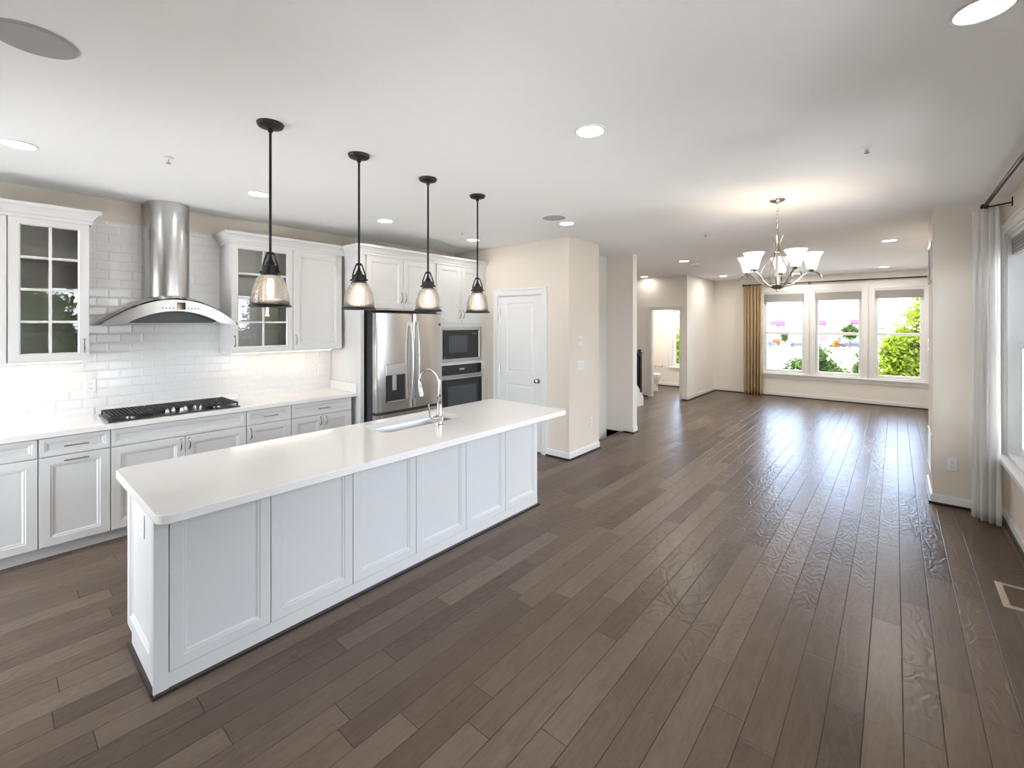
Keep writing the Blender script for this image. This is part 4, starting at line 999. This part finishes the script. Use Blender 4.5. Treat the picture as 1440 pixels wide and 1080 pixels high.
# ------------------------------------------------------------------ powder room: toilet, paper holder
r = thing('toilet', 'white porcelain toilet seen through the powder room doorway', 'toilet', (-4.62, 10.85, 0))
def egg(cx_, cy_, a, b, z, n=24): return [(cx_ + a * math.cos(2 * PI * i / n) * (1.0 if math.cos(2 * PI * i / n) > 0 else .85), cy_ + b * math.sin(2 * PI * i / n), z) for i in range(n)]
TXc = -4.70
m = MB(); m.loft([egg(TXc + .06, 10.85, .15, .11, 0), egg(TXc + .06, 10.85, .15, .11, .04), egg(TXc + .05, 10.85, .14, .09, .14), egg(TXc + .05, 10.85, .18, .13, .24), egg(TXc + .03, 10.85, .25, .18, .34), egg(TXc + .02, 10.85, .26, .185, .375)]); m.box(XL + .02, TXc - .05, 10.74, 10.96, 0, .36)
build('bowl', m, M['porcelain'], r, smooth=True)
m = MB(); m.loft([egg(TXc + .02, 10.85, .262, .187, .378), egg(TXc + .02, 10.85, .264, .19, .40), egg(TXc + .02, 10.85, .26, .186, .425), egg(TXc + .02, 10.85, .22, .15, .432)]); build('seat_lid', m, M['porcelain'], r, smooth=True)
m = MB(); m.box(XL + .01, XL + .19, 10.63, 11.07, .37, .74); m.box(XL + .005, XL + .2, 10.62, 11.08, .745, .775); build('tank', m, M['porcelain'], r, bevel=.015)
m = MB(); m.tube([(XL + .19, 10.70, .68), (XL + .205, 10.70, .68), (XL + .21, 10.77, .675)], .007, 8); build('flush_lever', m, M['chrome'], r, smooth=True)
r = thing('toilet_paper_holder', 'small chrome paper holder on the powder room wall left of its window', 'paper holder', (-4.85, YB, .52))
m = MB(); m.tube([(-4.98, YB - .002, .52), (-4.98, YB - .05, .52), (-4.80, YB - .05, .52), (-4.80, YB - .002, .52)], .007, 8)
for x in (-4.98, -4.80): m.lathe((x, YB, .52), [(.02, 0), (.02, -.006), (.01, -.012)], 14, 'Y')
build('bar', m, M['chrome'], r, smooth=True)

# ------------------------------------------------------------------ outside
GZ = -3.6
def ground(name, x0, x1, y0, y1, z, material, label, cat):
    m = MB(); m.box(x0, x1, y0, y1, z - .1, z); return tag(build(name, m, material), label, cat)
m = MB(); m.box(-260, 200, 12.6, 320, GZ - .3, GZ); m.box(-260, 200, -120, 12.6, GZ - .3, GZ); o = build('ground', m, M['road']); o['kind'] = 'structure'
ground('lawn', -27, -15.5, 93, 106, GZ + .10, M['grass'], 'dry lawn strip seen through the left far window', 'lawn')
ground('lawn', -9.5, -1, 100, 113, GZ + .10, M['grass'], 'dry lawn strip seen through the middle far window', 'lawn')
ground('planting_bed', -7.5, -2.0, 55, 78, GZ + .10, M['mulch'], 'orange mulch planting bed beyond the middle far window', 'planting bed')
ground('lawn', -40, -12.5, 30, 60, GZ + .10, M['grass'], 'green lawn beyond the powder room window', 'lawn')
def leaves(m, n, fn, size, seed):
    rnd = random.Random(seed)
    for _ in range(n):
        c = Vector(fn(rnd)); s = size * rnd.uniform(.6, 1.25)
        d = Vector((rnd.gauss(0, 1), rnd.gauss(0, 1), rnd.gauss(-.3, .7))).normalized(); u = d.cross(Vector((rnd.gauss(0, 1), rnd.gauss(0, 1), rnd.gauss(0, 1)))).normalized(); w = d.cross(u)
        p = [c - d * s, c + u * s * .45 + w * s * .1, c + d * s, c - u * s * .45 + w * s * .1]
        m.face([m.v(*q) for q in p])
def tree(name, base, blobs, n, size, material, label, cat='tree', seed=1, trunk=.09):
    bx_, by = base; r = thing(name, label, cat, (bx_, by, GZ))
    rnd = random.Random(seed); m = MB()
    zc = sum(b[2] for b in blobs) / len(blobs); m.tube([(bx_, by, GZ), (bx_ + .05, by, (GZ + zc) / 2), (bx_, by + .03, zc)], [trunk, trunk * .8, trunk * .5], 10)
    for b in blobs: m.tube([(bx_, by, zc - abs(b[2] - zc) - .6), ((bx_ + b[0]) / 2, (by + b[1]) / 2, (zc + b[2]) / 2 - .2), (b[0], b[1], b[2] + b[5] * .5)], [trunk * .45, trunk * .3, trunk * .1], 6)
    build('trunk', m, M['bark'], r, smooth=True)
    wts = [b[3] * b[4] * b[5] for b in blobs]
    sub = []
    for b, w in zip(blobs, wts):
        k = max(14, int(60 * w / max(wts)))
        for _ in range(k):
            v = Vector((rnd.gauss(0, 1), rnd.gauss(0, 1), rnd.gauss(0, 1))).normalized() * rnd.uniform(.35, .92)
            sub.append((b[0] + v.x * b[3], b[1] + v.y * b[4], b[2] + v.z * b[5], .34 * min(b[3], b[5])))
    def fn(rd):
        q = rd.choice(sub); return (q[0] + rd.gauss(0, q[3] * .55), q[1] + rd.gauss(0, q[3] * .55), q[2] + rd.gauss(0, q[3] * .5))
    m = MB(); leaves(m, n, fn, size, seed); o = build('foliage', m, material, r); return r
tree('leafy_tree', (1.3, 19.6), [(.05, 19.2, .0, .75, .8, 1.0), (.0, 19.2, -.9, .8, .8, .7), (.15, 19.2, .75, .55, .7, .7), (.9, 19.3, .2, 1.25, 1.0, 1.3), (1.5, 19.5, 1.3, 1.2, 1.0, 1.1), (.45, 19.2, .9, .75, .8, .95), (.9, 19.3, 2.0, .75, .7, .85), (1.2, 19.3, 2.6, .5, .5, .6), (.7, 19.2, -1.0, 1.3, 1.0, .9), (2.4, 19.7, .3, 1.0, 1.0, 1.6)], 36000, .085, M['leaf1'], 'bright yellow-green leafy tree filling the right far window', seed=3)
tree('leafy_tree', (-2.15, 18.6), [(-2.05, 18.6, .05, .65, .6, .85), (-2.75, 18.6, -.35, .65, .6, .75), (-1.5, 18.6, -.55, .6, .6, .75), (-1.1, 18.6, -1.0, .5, .6, .6), (-2.1, 18.6, -1.1, 1.1, .8, .8)], 18000, .075, M['leaf2'], 'rounded mid-green treetop between the left and middle far windows', seed=5)
tree('leafy_tree', (-.75, 20.4), [(-.78, 20.4, -.1, .42, .45, .9), (-.9, 20.4, -1.0, .6, .5, .7)], 4600, .075, M['leaf2'], 'small green treetop at the right edge of the middle far window', seed=8)
tree('leafy_tree', (-6.9, 19.0), [(-7.3, 19, .2, 1.1, .9, 1.2), (-6.5, 19, .9, .9, .8, 1.0), (-6.4, 19, -.6, 1.0, .8, .9), (-7.4, 19, -1.0, .9, .8, .7)], 8500, .09, M['leaf1'], 'bright green tree outside the powder room window', seed=11)
for k, (yy, lab) in enumerate(((.7, 'green tree outside the right wall, nearest the patio end'), (4.0, 'green tree outside the right wall windows, middle one'), (7.3, 'green tree outside the right wall beyond the white curtain'))):
    tree('garden_tree', (8.2, yy), [(8.1, yy, 1.8, 1.2, 1.1, 1.3), (8.0, yy + .6, .7, 1.2, .85, 1.2), (8.2, yy - .65, .8, 1.2, .85, 1.2), (8.2, yy, -.6, 1.3, 1.3, 1.0)], 9000, .11, M['leaf2'], lab, seed=30 + k)
tree('shade_tree', (-7.3, 118), [(-7.3, 118, -.3, 1.5, 1.3, 1.7)], 1500, .3, M['leaf2'], 'distant green tree before the pale townhouses in middle window', seed=13, trunk=.15)
tree('shade_tree', (-19.2, 119), [(-19.2, 119, -1.2, 1.0, 1, 1.2)], 900, .25, M['leaf2'], 'distant small tree before the townhouses in left window', seed=14, trunk=.12)
for i, (x, y, w, lab) in enumerate(((-21.6, 121, 1.2, 'orange shrub beside parked cars, left far window'), (-9.8, 120.2, .5, 'orange shrub between two parked cars, middle far window'))):
    r = thing('orange_shrub', lab, 'shrub', (x, y, GZ)); m = MB()
    rnd = random.Random(i); leaves(m, 700, lambda rd: (x + rd.gauss(0, w * .5), y + rd.gauss(0, .5), GZ + .1 + abs(rd.gauss(.7, .45))), .2, 20 + i); build('foliage', m, M['orange'], r)
    m = MB(); m.tube([(x, y, GZ), (x, y, GZ + .9)], .05, 6); build('stem', m, M['bark'], r)
# pale townhouses
def townhouse(x0, x1, label, accents, wins):
    r = thing('townhouse', label, 'building', ((x0 + x1) / 2, 128, GZ)); m = MB(); m.box(x0 + .02, x1 - .02, 125, 136, GZ, 9.0); m.box(x0 + .02, x1 - .02, 124.7, 136, 9.0, 9.4); build('facade', m, M['facade'], r)
    for (a, b, c, d, mm, nm) in accents:
        m = MB()
        if nm == 'balcony': m.box(a, b, 123.6, 125, c, c + .12); m.box(a, b, 123.6, 123.7, c, d); m.box(a, a + .1, 123.7, 125, c, d); m.box(b - .1, b, 123.7, 125, c, d)
        elif nm == 'awning': m.box(a, b, 124.2, 125, c, d)
        else: m.box(a, b, 124.9, 125, c, d)
        build(nm, m, M[mm], r)
    for (a, b, c, d) in wins:
        m = MB(); m.rings((a, 124.9, c), (1, 0, 0), (0, 0, 1), (0, -1, 0), b - a, d - c, [(0, 0), (0, .06), (.12, .06), (.12, .0)], cap=False, back=False); fr_ = build('window_frame', m, M['facade'], r)
        m = MB(); m.box(a + .1, b - .1, 124.89, 124.99, c + .1, d - .1); build('window_pane', m, M['farwin'], fr_)
townhouse(-28, -16.3, 'pale townhouse with purple balcony seen in the left far window',
          [(-23.1, -20.1, 1.2, 2.27, 'purple', 'balcony'), (-23.0, -20.2, 3.9, 4.1, 'redp', 'awning'), (-21.9, -21.2, 2.3, 3.85, 'redp', 'red_panel'), (-21.9, -21.2, -3.4, 1.1, 'redp', 'red_panel'), (-17.8, -16.6, -.1, 4.0, 'greyp', 'grey_bay')],
          [(-22.9, -22.1, 2.4, 3.7), (-21.1, -20.2, 0, 1.05), (-19.0, -18.1, .0, 1.1), (-18.9, -18.2, 3.0, 4.2), (-25.5, -24.4, 0, 1.3), (-25.5, -24.4, 3, 4.3)])
townhouse(-16.3, -3, 'pale townhouse with red-trimmed balconies seen in the middle far window',
          [(-13.5, -12.0, 1.37, 2.38, 'purple', 'balcony'), (-13.5, -12.1, 3.95, 4.25, 'redp', 'awning'), (-10.1, -5.9, 4.14, 4.32, 'redp', 'awning'), (-7.4, -5.9, 1.52, 2.5, 'purple', 'balcony'), (-13.3, -11.8, -2.6, -.9, 'redp', 'red_panel'), (-7.7, -7.3, 1.4, 4.1, 'redp', 'red_panel')],
          [(-13.3, -12.9, 4.8, 6.0), (-7.2, -6.7, 4.8, 6.2), (-6.6, -6.1, 4.8, 6.2), (-11.3, -10.2, 0, 1.2), (-12.8, -12.1, 0, 1.2), (-9.0, -8.4, 0, 1.3), (-6.9, -6.2, 2.6, 3.8), (-10, -9.2, -2.6, -1.2)])
townhouse(-3, 14, 'pale townhouse behind the yellow-green tree', [], [(-1.5, -.5, 3, 4.2), (1, 2, 3, 4.2), (4, 5, 0, 1.2)])
townhouse(-62, -34, 'pale building with grey siding seen through the powder room window', [(-50, -46.5, -3, 9, 'greyp', 'grey_bay'), (-44.5, -43.0, -3, 9, 'greyp', 'grey_bay'), (-42, -41, 1, 4, 'redp', 'red_panel')], [(-46, -45, 3, 4.4), (-46, -45, 6, 7.4), (-49, -47.5, 5, 7)])
def car(x, y, L, material, label):
    r = thing('parked_car', label, 'car', (x, y, GZ), 'parked cars before the townhouses'); h = .78
    body = [(-L / 2, .35), (-L / 2 + .05, .85), (-L * .28, .98), (-L * .16, 1.42), (L * .18, 1.45), (L * .34, 1.0), (L / 2 - .05, .85), (L / 2, .4), (L / 2 - .1, .25), (-L / 2 + .1, .25)]
    m = MB(); m.prism([(x + a, GZ + b) for a, b in body], 'Y', y, y + 1.75); build('body', m, material, r, bevel=.06)
    m = MB(); m.prism([(x + a, GZ + b) for a, b in ((-L * .24, 1.0), (-L * .145, 1.37), (L * .165, 1.39), (L * .29, 1.0))], 'Y', y - .02, y + 1.77); build('side_windows', m, M['farwin'], r)
    for a in (-L * .31, L * .31):
        for yy in (y - .03, y + 1.58): m = MB(); m.lathe((x + a, yy, GZ + .33), [(.33, 0), (.33, .2)], 18, 'Y'); build('wheel', m, M['tyre'], r)
car(-22.9, 116.2, 4.4, M['bluecar'], 'blue parked car seen low in the left far window')
car(-16.4, 118.5, 4.6, M['darkcar'], 'dark parked car at the right of the left far window')
car(-12.2, 122.0, 4.4, M['whitecar'], 'silver parked car at the left of the middle far window')
car(-7.2, 122.0, 4.6, M['bluecar'], 'blue parked car at the right of the middle far window')
r = thing('lamp_post', 'thin lamp post beside the lawn in the left far window', 'lamp post', (-16.9, 92.4, GZ))
m = MB(); m.tube([(-16.9, 92.4, GZ), (-16.9, 92.4, .2)], .06, 8); build('post', m, M['greyp'], r); m = MB(); m.lathe((-16.9, 92.4, .2), [(.1, 0), (.2, .25), (.05, .4)], 10); build('lantern', m, M['greyp'], r)
